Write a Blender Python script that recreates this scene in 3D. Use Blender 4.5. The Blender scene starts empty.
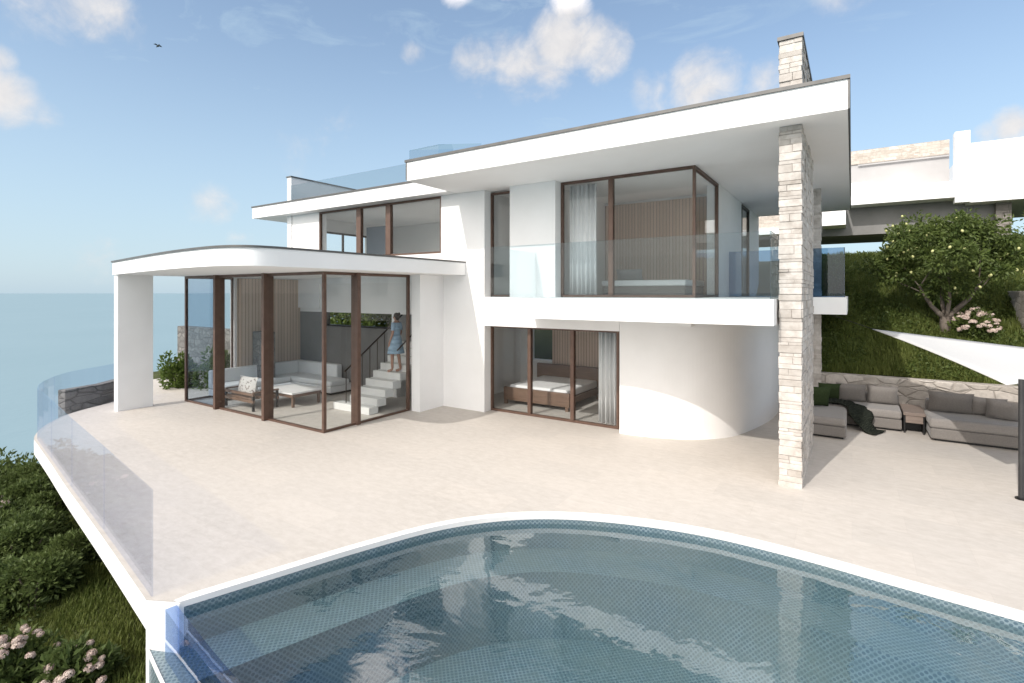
import bpy, math, random
from mathutils import Vector, Matrix, Euler, noise as mnoise

# ------------------------------------------------------------------ camera, world, sun, exposure
SC = bpy.context.scene
COL = SC.collection
F, CX, HY, CAMZ = 519.0, 512.0, 293.0, 3.1
TH = math.atan2(.548, .8365)
CO, SI = math.cos(TH), math.sin(TH)
cam = bpy.data.objects.new('camera', bpy.data.cameras.new('camera'))
COL.objects.link(cam)
cam.location = (0, 0, CAMZ)
cam.rotation_euler = (math.radians(90), 0, TH)
cam.data.sensor_width = 36
cam.data.lens = 36 * F / 1024
cam.data.shift_y = -(341.5 - HY) / 1024
cam.data.clip_start = 0.05
cam.data.clip_end = 120000
SC.camera = cam

SUN_EL, SUN_AZ = math.radians(38.5), math.radians(10.3)
sd = Vector((math.sin(SUN_AZ) * math.cos(SUN_EL), math.cos(SUN_AZ) * math.cos(SUN_EL), -math.sin(SUN_EL)))
sl = bpy.data.lights.new('sun', 'SUN')
sl.energy = 2.7
sl.angle = math.radians(0.6)
sl.color = (1.0, .95, .885)
sun = bpy.data.objects.new('sun', sl)
COL.objects.link(sun)
sun.rotation_euler = sd.to_track_quat('-Z', 'Y').to_euler()

SC.view_settings.view_transform = 'Standard'
SC.view_settings.look = 'None'
SC.view_settings.gamma = 1
SC.view_settings.exposure = 0.13
SC.cycles.max_bounces = 10
SC.cycles.diffuse_bounces = 5
SC.cycles.transparent_max_bounces = 24
SC.cycles.use_denoising = True
SC.cycles.caustics_reflective = False
SC.cycles.caustics_refractive = False


def pdir(px, py):
    k = (px - CX) / F
    return Vector((k * CO - SI, k * SI + CO, -(py - HY) / F)).normalized()


W = bpy.data.worlds.new('World')
SC.world = W
W.use_nodes = True
nt = W.node_tree
nt.nodes.clear()


class NB:
    """small node builder"""
    def __init__(s, t): s.t = t
    def n(s, typ, **kw):
        nd = s.t.nodes.new(typ)
        for k, v in kw.items():
            if k == 'ins':
                for kk, vv in v.items():
                    if isinstance(vv, bpy.types.NodeSocket): s.t.links.new(vv, nd.inputs[kk])
                    else: nd.inputs[kk].default_value = vv
            else: setattr(nd, k, v)
        return nd
    def m(s, op, a, b=0.0, c=0.0, clamp=False):
        nd = s.n('ShaderNodeMath', operation=op, use_clamp=clamp)
        for i, v in enumerate((a, b, c)):
            if isinstance(v, bpy.types.NodeSocket): s.t.links.new(v, nd.inputs[i])
            else: nd.inputs[i].default_value = v
        return nd.outputs[0]
    def vm(s, op, a, b=None):
        nd = s.n('ShaderNodeVectorMath', operation=op)
        for i, v in enumerate((a, b)):
            if v is None: continue
            if isinstance(v, bpy.types.NodeSocket): s.t.links.new(v, nd.inputs[i])
            else: nd.inputs[i].default_value = v
        return nd.outputs['Value' if op == 'DOT_PRODUCT' else 'Vector']
    def rng(s, v, a, b, c=0.0, d=1.0, smooth=False):
        nd = s.n('ShaderNodeMapRange', clamp=True)
        if smooth: nd.interpolation_type = 'SMOOTHSTEP'
        s.t.links.new(v, nd.inputs[0])
        for i, x in enumerate((a, b, c, d)): nd.inputs[i + 1].default_value = x
        return nd.outputs[0]
    def mix(s, f, a, b):
        nd = s.n('ShaderNodeMix', data_type='RGBA')
        for i, v in ((0, f), (6, a), (7, b)):
            if isinstance(v, bpy.types.NodeSocket): s.t.links.new(v, nd.inputs[i])
            else: nd.inputs[i].default_value = v if i == 0 else (*v, 1)
        return nd.outputs[2]
    def noise(s, vec, scale, detail=4, rough=.5, dist=0.0):
        nd = s.n('ShaderNodeTexNoise', ins={'Scale': scale, 'Detail': detail, 'Roughness': rough, 'Distortion': dist})
        if vec is not None: s.t.links.new(vec, nd.inputs['Vector'])
        return nd.outputs['Fac']


b = NB(nt)
sky = b.n('ShaderNodeTexSky', sky_type='NISHITA', sun_disc=False, sun_elevation=SUN_EL,
          sun_rotation=math.pi + SUN_AZ, altitude=60, air_density=1.0, dust_density=1.2, ozone_density=1.3)
tc = b.n('ShaderNodeTexCoord')
dirv = b.vm('NORMALIZE', tc.outputs['Generated'])
lobes = [(568, 8, 30, 1.0), (560, 42, 50, 1.05), (520, 66, 46, .98), (480, 66, 34, .8), (598, 50, 42, .85), (545, 72, 42, .9), (412, 54, 20, .75),
         (700, 88, 54, .95), (655, 95, 40, .7), (725, 80, 34, .8), (765, 84, 36, .8), (95, 4, 58, .85), (40, 12, 60, .5), (130, 30, 30, .5), (8, 98, 50, .95),
         (40, 112, 36, .6), (0, 60, 26, .7), (1010, 126, 34, 1.0), (990, 132, 24, .8), (210, 203, 34, .5), (100, 262, 44, .5), (240, 240, 20, .4), (330, 150, 70, .25),
         # clouds overhead, above the frame (the pool mirrors them)
         (456, -16, 26, 1.0), (474, -34, 30, 1.0), (508, -28, 28, 1.1), (536, -34, 32, 1.25), (566, -42, 34, 1.25), (598, -48, 38, 1.25), (632, -58, 36, 1.25), (664, -72, 38, 1.25), (700, -88, 42, 1.3), (738, -104, 46, 1.25),
         (404, -54, 32, 1.1), (424, -66, 22, .8), (372, -96, 36, .9), (860, -30, 70, .6), (980, -70, 90, .7)]
acc = None
for (px, py, r, s_) in lobes:
    d0 = pdir(px, py)
    # angular radius at that pixel
    d1 = pdir(px + r, py)
    dt = b.vm('DOT_PRODUCT', dirv, tuple(d0))
    v = b.rng(dt, d0.dot(d1), 1.0, 0, s_)
    acc = v if acc is None else b.m('MAXIMUM', acc, v)
nz = b.noise(dirv, 9.0, 9, .58, .6)
nz2 = b.noise(dirv, 26.0, 6, .6, .3)
cum = b.m('ADD', acc, b.m('ADD', b.m('MULTIPLY', b.m('SUBTRACT', nz, .5), 1.5), b.m('MULTIPLY', b.m('SUBTRACT', nz2, .5), .7)))
cumf = b.m('MULTIPLY', b.rng(cum, .22, 1.12, 0, 1, True), b.rng(acc, .02, .22, 0, 1, True))
# high thin streaks
mp = b.n('ShaderNodeMapping', ins={'Vector': dirv, 'Rotation': (0.25, .5, .3), 'Scale': (2.2, 7.0, 16.0)})
cir = b.noise(mp.outputs[0], 1.3, 7, .62, 1.2)
sep = b.n('ShaderNodeSeparateXYZ', ins={0: dirv})
cirf = b.m('MULTIPLY', b.rng(cir, .36, .82, 0, .62), b.rng(sep.outputs[2], .03, .2))
# pale band above the horizon
hor = b.rng(sep.outputs[2], -.02, .50, .80, 0.20, True)
veil = b.m('MAXIMUM', cirf, hor)
c0 = b.mix(veil, (0, 0, 0), (1, 1, 1))
skyb = b.n('ShaderNodeMix', data_type='RGBA', blend_type='MULTIPLY', ins={0: 1.0})
nt.links.new(sky.outputs[0], skyb.inputs[6])
skyb.inputs[7].default_value = (1.60, 1.64, 1.66, 1)
sky1 = b.n('ShaderNodeMix', data_type='RGBA', ins={0: veil})
nt.links.new(skyb.outputs[2], sky1.inputs[6])
sky1.inputs[7].default_value = (5.0, 6.5, 7.6, 1)
cl = b.mix(b.rng(nz2, .3, .7), (6.6, 6.5, 6.6), (8.0, 7.7, 7.5))
ovh = b.n('ShaderNodeMix', data_type='RGBA', ins={0: b.rng(sep.outputs[2], .47, .6), 7: (36.0, 33.5, 32.0, 1)})
nt.links.new(cl, ovh.inputs[6])
cl = ovh.outputs[2]
sky2 = b.n('ShaderNodeMix', data_type='RGBA')
nt.links.new(b.m('MULTIPLY', cumf, .93), sky2.inputs[0])
nt.links.new(sky1.outputs[2], sky2.inputs[6])
nt.links.new(cl, sky2.inputs[7])
# fill glow added to the unseen sky round the sun, lifts shaded walls
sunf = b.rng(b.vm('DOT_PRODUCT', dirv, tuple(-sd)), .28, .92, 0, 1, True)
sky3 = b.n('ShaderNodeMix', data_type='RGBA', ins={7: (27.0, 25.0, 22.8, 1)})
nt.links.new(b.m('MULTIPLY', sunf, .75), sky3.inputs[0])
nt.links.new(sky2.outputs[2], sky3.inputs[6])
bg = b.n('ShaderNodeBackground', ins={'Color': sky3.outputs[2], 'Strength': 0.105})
wo = b.n('ShaderNodeOutputWorld', ins={'Surface': bg.outputs[0]})


# ------------------------------------------------------------------ materials
def new_mat(name):
    m = bpy.data.materials.new(name)
    m.use_nodes = True
    t = m.node_tree
    t.nodes.clear()
    bb = NB(t)
    out = bb.n('ShaderNodeOutputMaterial')
    return m, bb, out


def bump(bb, h, strength=.2, dist=.01):
    return bb.n('ShaderNodeBump', ins={'Height': h, 'Strength': strength, 'Distance': dist}).outputs[0]


def princ(bb, out, **ins):
    p = bb.n('ShaderNodeBsdfPrincipled', ins={k.replace('_', ' '): v for k, v in ins.items()})
    bb.t.links.new(p.outputs[0], out.inputs[0])
    return p


def pos(bb): return bb.n('ShaderNodeNewGeometry').outputs['Position']


def objco(bb): return bb.n('ShaderNodeTexCoord').outputs['Object']


def noisy(name, c1, c2, scale=3, rough=.6, bmp=0.0, bscale=None, stretch=(1, 1, 1), detail=5, lo=.3, hi=.7, spec=.5, metal=0.0, sheen=0.0, obj=False):
    m, bb, out = new_mat(name)
    mpn = bb.n('ShaderNodeMapping', ins={'Vector': objco(bb) if obj else pos(bb), 'Scale': stretch})
    n1 = bb.noise(mpn.outputs[0], scale, detail, .6)
    col = bb.mix(bb.rng(n1, lo, hi), c1, c2)
    kw = dict(Base_Color=col, Roughness=rough, Metallic=metal)
    p = princ(bb, out, **kw)
    p.inputs['Specular IOR Level'].default_value = spec
    if sheen: p.inputs['Sheen Weight'].default_value = sheen
    if bmp:
        n2 = bb.noise(mpn.outputs[0], bscale or scale * 6, 4, .6)
        bb.t.links.new(bump(bb, n2, bmp), p.inputs['Normal'])
    return m


M = {}
M['plaster'] = noisy('white_plaster', (.845, .838, .83), (.885, .88, .875), 1.3, .75, .12, 60, spec=.3)
M['soffit'] = noisy('soffit_paint', (.86, .85, .84), (.895, .89, .885), .8, .8, .05, 40, spec=.3)
M['inwall'] = noisy('interior_paint', (.80, .79, .775), (.84, .83, .82), 1.0, .8, 0, spec=.3)
M['greywall'] = noisy('grey_wall', (.165, .16, .155), (.205, .20, .195), 1.5, .7, .1, 20, spec=.3)
M['edge'] = noisy('roof_metal', (.10, .098, .096), (.14, .136, .132), 4, .45, metal=.4)
M['bronze'] = noisy('bronze_frame', (.100, .058, .042), (.140, .084, .062), 6, .42, metal=.25, spec=.5)
M['bronzedark'] = noisy('dark_bronze', (.045, .034, .028), (.06, .045, .036), 6, .4, metal=.3)
M['black'] = noisy('black_metal', (.012, .012, .013), (.02, .02, .02), 6, .45, metal=.4)
M['postgrey'] = noisy('dark_grey_metal', (.035, .035, .037), (.05, .05, .05), 6, .5, metal=.3)
M['fabric'] = noisy('grey_fabric', (.17, .155, .145), (.21, .195, .18), 40, .9, .25, 220, spec=.15, sheen=.2)
M['fabriclight'] = noisy('light_fabric', (.225, .208, .195), (.27, .25, .235), 40, .9, .25, 220, spec=.15, sheen=.2)
M['whitefab'] = noisy('white_fabric', (.70, .70, .69), (.76, .755, .75), 30, .9, .2, 200, spec=.15)
M['sheet'] = noisy('white_sheet', (.76, .76, .77), (.80, .80, .80), 5, .85, .3, 14, spec=.2)
M['green'] = noisy('dark_green_fabric', (.020, .032, .012), (.034, .05, .02), 40, .9, .2, 200, spec=.15)
M['throw'] = noisy('dark_throw', (.012, .015, .012), (.03, .034, .026), 30, .95, .6, 120, spec=.1)
M['wood'] = noisy('dark_wood', (.115, .068, .045), (.19, .115, .078), 3, .5, .1, 20, stretch=(1, 12, 12))
M['tabletop'] = noisy('grey_brown_wood', (.17, .13, .11), (.24, .19, .16), 3, .55, .1, 20, stretch=(1, 10, 10))
M['plasterwhite'] = noisy('white_terrazzo', (.76, .75, .74), (.82, .81, .80), 4, .6, .05, 60, spec=.4)
M['carpet'] = noisy('pale_carpet', (.42, .39, .36), (.50, .47, .44), 8, .95, .3, 160, spec=.1)
M['tread'] = noisy('stair_stone', (.68, .67, .65), (.75, .74, .72), 3, .5)
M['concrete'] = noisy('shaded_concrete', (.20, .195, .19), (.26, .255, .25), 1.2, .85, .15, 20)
M['bluegrey'] = noisy('blue_grey_panel', (.16, .20, .25), (.19, .23, .28), 1.2, .6)
M['panelgrey'] = noisy('grey_panel', (.42, .41, .41), (.48, .47, .47), 1.2, .8, .1, 20)
M['soil'] = noisy('garden_soil', (.045, .055, .02), (.08, .09, .035), 1.6, .95, .6, 9, spec=.1)
M['bark'] = noisy('bark', (.085, .068, .055), (.17, .14, .115), 9, .9, .8, 24, stretch=(1, 1, .3))
M['lemon'] = noisy('lemon_skin', (.46, .46, .17), (.52, .52, .24), 8, .45, .15, 60, obj=True)
M['skin'] = noisy('skin', (.36, .19, .13), (.40, .22, .15), 8, .55)
M['hair'] = noisy('dark_hair', (.018, .012, .01), (.035, .024, .018), 30, .6)
M['dress'] = noisy('blue_dress', (.26, .39, .52), (.33, .46, .58), 9, .85, .3, 40)
M['sail'] = noisy('sail_cloth', (.58, .58, .575), (.62, .615, .61), 30, .8, .06, 160, spec=.2)
M['petal'] = noisy('pink_petals', (.50, .375, .33), (.63, .54, .47), 14, .8, .6, 50, obj=False, spec=.2)
M['bird'] = noisy('dark_feathers', (.02, .028, .026), (.05, .06, .055), 5, .8, obj=True)


def m_terrace():
    m, bb, out = new_mat('terrace_stone')
    P = pos(bb)
    mp1 = bb.n('ShaderNodeMapping', ins={'Vector': P, 'Scale': (1.5, 3.0, 1), 'Rotation': (0, 0, -.05)})
    n1 = bb.noise(mp1.outputs[0], 3.4, 9, .72, .3)
    mp2 = bb.n('ShaderNodeMapping', ins={'Vector': P, 'Scale': (5, 9, 1)})
    n2 = bb.noise(mp2.outputs[0], 3.4, 6, .75)
    n3 = bb.noise(P, .35, 3, .5)
    c = bb.mix(bb.rng(n1, .32, .68), (.475, .433, .388), (.585, .543, .498))
    c = bb.mix(bb.rng(n2, .58, .76, 0, .45), c, (.375, .33, .29))
    c = bb.mix(bb.rng(n3, .35, .7, 0, .35), c, (.61, .565, .52))
    br = bb.n('ShaderNodeTexBrick', offset=.5, ins={'Vector': P, 'Color1': (1, 1, 1, 1), 'Color2': (.935, .94, .945, 1), 'Mortar': (.90, .895, .89, 1), 'Scale': 1.0,
                                         'Mortar Size': .0025, 'Brick Width': 1.2, 'Row Height': .6, 'Bias': 0.0})
    mm = bb.n('ShaderNodeMix', data_type='RGBA', blend_type='MULTIPLY', ins={0: 1.0})
    bb.t.links.new(c, mm.inputs[6]); bb.t.links.new(br.outputs[0], mm.inputs[7])
    p = princ(bb, out, Base_Color=mm.outputs[2], Roughness=.62)
    p.inputs['Specular IOR Level'].default_value = .35
    bb.t.links.new(bump(bb, n2, .12, .004), p.inputs['Normal'])
    return m


M['terrace'] = m_terrace()


def uz(bb):
    """coordinates (along the wall, height) from position: works on walls of either axis"""
    s = bb.n('ShaderNodeSeparateXYZ', ins={0: pos(bb)})
    return bb.n('ShaderNodeCombineXYZ', ins={0: bb.m('ADD', s.outputs[0], s.outputs[1]), 1: s.outputs[2], 2: 0.0}).outputs[0]


def m_masonry(name, ca, cb, cm, bw, rh, mort=.012, dist=.03):
    m, bb, out = new_mat(name)
    u = uz(bb)
    dn = bb.n('ShaderNodeTexNoise', ins={'Vector': u, 'Scale': 3.5, 'Detail': 3})
    off = bb.vm('SCALE', bb.vm('SUBTRACT', dn.outputs['Color'], (.5, .5, .5)))
    off.node.inputs[3].default_value = dist * 2
    u2 = bb.vm('ADD', u, off)
    def brick(w, h, o, sq):
        return bb.n('ShaderNodeTexBrick', offset=o, squash=sq, squash_frequency=3, ins={'Vector': u2, 'Color1': (0, 0, 0, 1), 'Color2': (1, 1, 1, 1), 'Mortar': (.5, .5, .5, 1),
                        'Scale': 1.0, 'Mortar Size': mort, 'Mortar Smooth': .4, 'Brick Width': w, 'Row Height': h, 'Bias': 0.0})
    b1, b2 = brick(bw, rh, .37, 1.5), brick(bw * .57, rh * .5, .6, .8)
    pick = bb.rng(bb.noise(u, 1.9, 1, .5), .52, .54)
    colf = bb.mix(pick, (0, 0, 0), (0, 0, 0))
    nd = colf.node
    bb.t.links.new(b1.outputs[0], nd.inputs[6]); bb.t.links.new(b2.outputs[0], nd.inputs[7])
    mf = bb.n('ShaderNodeMix', data_type='FLOAT')
    bb.t.links.new(pick, mf.inputs[0]); bb.t.links.new(b1.outputs[1], mf.inputs[2]); bb.t.links.new(b2.outputs[1], mf.inputs[3])
    g = bb.noise(pos(bb), 9, 7, .68)
    c = bb.mix(bb.n('ShaderNodeSeparateColor', ins={0: colf}).outputs[0], ca, cb)
    st = bb.noise(pos(bb), 2.3, 5, .65)
    c = bb.mix(bb.rng(g, .45, .75, 0, .6), c, tuple(x * .55 for x in ca))
    c = bb.mix(bb.rng(st, .56, .72, 0, .55), c, (ca[0] * .62, ca[1] * .56, ca[2] * .5))
    c = bb.mix(mf.outputs[0], c, cm)
    p = princ(bb, out, Base_Color=c, Roughness=.9)
    p.inputs['Specular IOR Level'].default_value = .2
    h = bb.m('ADD', bb.m('MULTIPLY', mf.outputs[0], -1.0), bb.m('MULTIPLY', g, .8))
    bb.t.links.new(bump(bb, h, .55, .02), p.inputs['Normal'])
    return m


M['stone'] = m_masonry('pale_coursed_stone', (.50, .445, .39), (.66, .605, .55), (.44, .39, .34), .40, .13, .005, .035)
def m_stones():
    m, bb, out = new_mat('laid_stones')
    rnd = bb.n('ShaderNodeNewGeometry').outputs['Random Per Island']
    g = bb.noise(pos(bb), 7, 7, .68)
    st = bb.noise(pos(bb), 2.2, 5, .65)
    c = bb.mix(rnd, (.47, .435, .40), (.66, .62, .58))
    c = bb.mix(bb.rng(g, .40, .72, 0, .7), c, (.33, .29, .255))
    c = bb.mix(bb.rng(st, .53, .70, 0, .7), c, (.27, .23, .195))
    p = princ(bb, out, Base_Color=c, Roughness=.9)
    p.inputs['Specular IOR Level'].default_value = .2
    bb.t.links.new(bump(bb, g, .5, .02), p.inputs['Normal'])
    return m


M['stones'] = m_stones()
M['stonegrey'] = m_masonry('grey_coursed_stone', (.22, .20, .185), (.34, .31, .285), (.16, .145, .13), .4, .2)


def m_rubble(name, ca, cb, cm, sc):
    m, bb, out = new_mat(name)
    u = uz(bb)
    mp1 = bb.n('ShaderNodeMapping', ins={'Vector': u, 'Scale': (.5, 1.0, 1)})
    v1 = bb.n('ShaderNodeTexVoronoi', feature='F1', ins={'Vector': mp1.outputs[0], 'Scale': sc, 'Randomness': .9})
    v2 = bb.n('ShaderNodeTexVoronoi', feature='DISTANCE_TO_EDGE', ins={'Vector': mp1.outputs[0], 'Scale': sc, 'Randomness': .9})
    g = bb.noise(pos(bb), 11, 6, .65)
    r = bb.n('ShaderNodeSeparateColor', ins={0: v1.outputs['Color']}).outputs[0]
    c = bb.mix(r, ca, cb)
    c = bb.mix(bb.rng(g, .4, .75, 0, .5), c, tuple(x * .6 for x in ca))
    e = bb.rng(v2.outputs['Distance'], .0, .07)
    c = bb.mix(e, cm, c)
    p = princ(bb, out, Base_Color=c, Roughness=.9)
    p.inputs['Specular IOR Level'].default_value = .2
    bb.t.links.new(bump(bb, bb.m('ADD', e, bb.m('MULTIPLY', g, .7)), .7, .03), p.inputs['Normal'])
    return m


M['rubble'] = m_rubble('rubble_wall', (.40, .36, .32), (.58, .53, .48), (.38, .34, .30), 5.6)
M['rubbledark'] = m_rubble('weathered_rubble', (.15, .145, .14), (.25, .24, .225), (.12, .115, .11), 6.0)


def m_slats(name, c1, c2, freq):
    m, bb, out = new_mat(name)
    s = bb.n('ShaderNodeSeparateXYZ', ins={0: pos(bb)})
    u = bb.m('ADD', s.outputs[0], s.outputs[1])
    idx = bb.m('FLOOR', bb.m('MULTIPLY', u, freq))
    fr = bb.m('FRACT', bb.m('MULTIPLY', u, freq))
    wn = bb.n('ShaderNodeTexWhiteNoise', noise_dimensions='1D', ins={'W': idx}).outputs[0]
    mpn = bb.n('ShaderNodeMapping', ins={'Vector': pos(bb), 'Scale': (14, 14, 1.2)})
    g = bb.noise(mpn.outputs[0], 2, 5, .6)
    c = bb.mix(bb.m('ADD', bb.m('MULTIPLY', wn, .6), bb.m('MULTIPLY', g, .4)), c1, c2)
    gap = bb.m('GREATER_THAN', bb.m('ABSOLUTE', bb.m('SUBTRACT', fr, .5)), .43)
    c = bb.mix(gap, c, tuple(x * .35 for x in c1))
    p = princ(bb, out, Base_Color=c, Roughness=.55)
    bb.t.links.new(bump(bb, bb.m('SUBTRACT', 1.0, gap), .6, .02), p.inputs['Normal'])
    return m


M['slats'] = m_slats('wood_slats', (.47, .34, .25), (.63, .48, .37), 9.0)
M['slatsgrey'] = m_slats('wood_slats_dark', (.50, .36, .275), (.64, .485, .385), 11.0)


def schlick(bb, f0, nrm=None):
    g = bb.n('ShaderNodeNewGeometry')
    c = bb.m('ABSOLUTE', bb.vm('DOT_PRODUCT', nrm or g.outputs['Normal'], g.outputs['Incoming']))
    return bb.m('MULTIPLY_ADD', bb.m('POWER', bb.m('SUBTRACT', 1.0, c, clamp=True), 5.0), 1 - f0, f0)


def m_glass(name, tint, f0=.03, rough=0.0, k=1.0):
    m, bb, out = new_mat(name)
    tr = bb.n('ShaderNodeBsdfTransparent', ins={'Color': (*tint, 1)})
    gl = bb.n('ShaderNodeBsdfGlossy', ins={'Color': (1, 1, 1, 1), 'Roughness': rough})
    mx = bb.n('ShaderNodeMixShader', ins={0: bb.m('MULTIPLY', schlick(bb, f0), k)})
    bb.t.links.new(tr.outputs[0], mx.inputs[1]); bb.t.links.new(gl.outputs[0], mx.inputs[2])
    bb.t.links.new(mx.outputs[0], out.inputs[0])
    return m


M['glass'] = m_glass('window_glass', (.955, .965, .965), k=.45)
M['tintglass'] = m_glass('blue_tinted_glass', (.74, .80, .86), k=.7)
M['railglass'] = m_glass('railing_glass', (.94, .955, .96), k=.6)
M['blueglass'] = m_glass('blue_railing_glass', (.79, .84, .86), k=.7)
M['darkglass'] = m_glass('dark_glass', (.50, .62, .73))
M['seaglass'] = m_glass('clear_railing_glass', (.925, .94, .98), .04, k=.35)
M['acrylic'] = m_glass('blue_acrylic', (.60, .71, .90), .04)


def m_tiles():
    m, bb, out = new_mat('mosaic_tiles')
    uv = bb.n('ShaderNodeTexCoord').outputs['UV']
    mp1 = bb.n('ShaderNodeMapping', ins={'Vector': uv, 'Rotation': (0, 0, math.radians(45)), 'Scale': (1, 1, 1)})
    vo = bb.n('ShaderNodeTexVoronoi', feature='F1', ins={'Vector': mp1.outputs[0], 'Scale': 22.0, 'Randomness': 0.0})
    ve = bb.n('ShaderNodeTexVoronoi', feature='F1', ins={'Vector': mp1.outputs[0], 'Scale': 22.0, 'Randomness': 0.0})
    rnd = bb.n('ShaderNodeSeparateColor', ins={0: vo.outputs['Color']}).outputs[0]
    big = bb.noise(uv, 1.1, 3, .5)
    dot = bb.rng(vo.outputs['Distance'], .30, .42)
    c = bb.mix(dot, (.068, .116, .160), (.205, .278, .322))
    c = bb.mix(bb.m('MULTIPLY', rnd, .62), c, (.095, .15, .175))
    c = bb.mix(bb.rng(big, .35, .7, 0, .4), c, (.19, .225, .205))
    p = princ(bb, out, Base_Color=c, Roughness=.22)
    bb.t.links.new(bump(bb, dot, .1, .002), p.inputs['Normal'])
    return m


M['tiles'] = m_tiles()


def m_water():
    m, bb, out = new_mat('pool_water')
    P = pos(bb)
    n1 = bb.noise(P, 1.1, 3, .5, 1.0)
    n2 = bb.noise(P, 4.2, 3, .5, .8)
    h = bb.m('ADD', n1, bb.m('MULTIPLY', n2, .17))
    nrm = bump(bb, h, .030, .35)
    tr = bb.n('ShaderNodeBsdfTransparent', ins={'Color': (.76, .85, .86, 1)})
    gl = bb.n('ShaderNodeBsdfGlossy', ins={'Color': (1, 1, 1, 1), 'Roughness': .015, 'Normal': nrm})
    fac = bb.m('MULTIPLY', schlick(bb, .034, nrm), 1.8, clamp=True)
    mx = bb.n('ShaderNodeMixShader', ins={0: fac})
    bb.t.links.new(tr.outputs[0], mx.inputs[1]); bb.t.links.new(gl.outputs[0], mx.inputs[2])
    bb.t.links.new(mx.outputs[0], out.inputs[0])
    return m


M['water'] = m_water()


def m_sea():
    m, bb, out = new_mat('sea_water')
    P = pos(bb)
    n0 = bb.noise(P, .004, 5, .6)
    c = bb.mix(bb.rng(n0, .3, .7), (.21, .305, .34), (.225, .32, .355))
    n = bb.noise(P, .08, 4, .6)
    p = princ(bb, out, Base_Color=c, Roughness=.45)
    p.inputs['Specular IOR Level'].default_value = .3
    bb.t.links.new(bump(bb, n, .3, 1.0), p.inputs['Normal'])
    return m


M['sea'] = m_sea()


def m_leaf(name, c1, c2, c3, trans=.35, spec=.3, sc=2.2):
    m, bb, out = new_mat(name)
    P = pos(bb)
    n1 = bb.noise(P, sc, 3, .6)
    n2 = bb.noise(P, 23.0, 2, .6)
    c = bb.mix(bb.rng(n1, .35, .65), c1, c2)
    c = bb.mix(bb.rng(n2, .5, .75), c, c3)
    p = bb.n('ShaderNodeBsdfPrincipled', ins={'Base Color': c, 'Roughness': .5})
    p.inputs['Specular IOR Level'].default_value = spec
    tl = bb.n('ShaderNodeBsdfTranslucent', ins={'Color': c})
    mx = bb.n('ShaderNodeMixShader', ins={0: trans})
    bb.t.links.new(p.outputs[0], mx.inputs[1]); bb.t.links.new(tl.outputs[0], mx.inputs[2])
    bb.t.links.new(mx.outputs[0], out.inputs[0])
    return m


M['leaf_lemon'] = m_leaf('lemon_leaves', (.065, .10, .025), (.12, .16, .04), (.18, .215, .062))
M['leaf_dark'] = m_leaf('shrub_leaves', (.068, .10, .03), (.115, .152, .046), (.155, .195, .066), spec=.2)
M['leaf_bright'] = m_leaf('bright_leaves', (.06, .10, .018), (.12, .17, .035), (.17, .22, .05))
M['grass'] = m_leaf('grass_blades', (.082, .115, .027), (.155, .182, .05), (.21, .232, .07), spec=.15, sc=.9)


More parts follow.
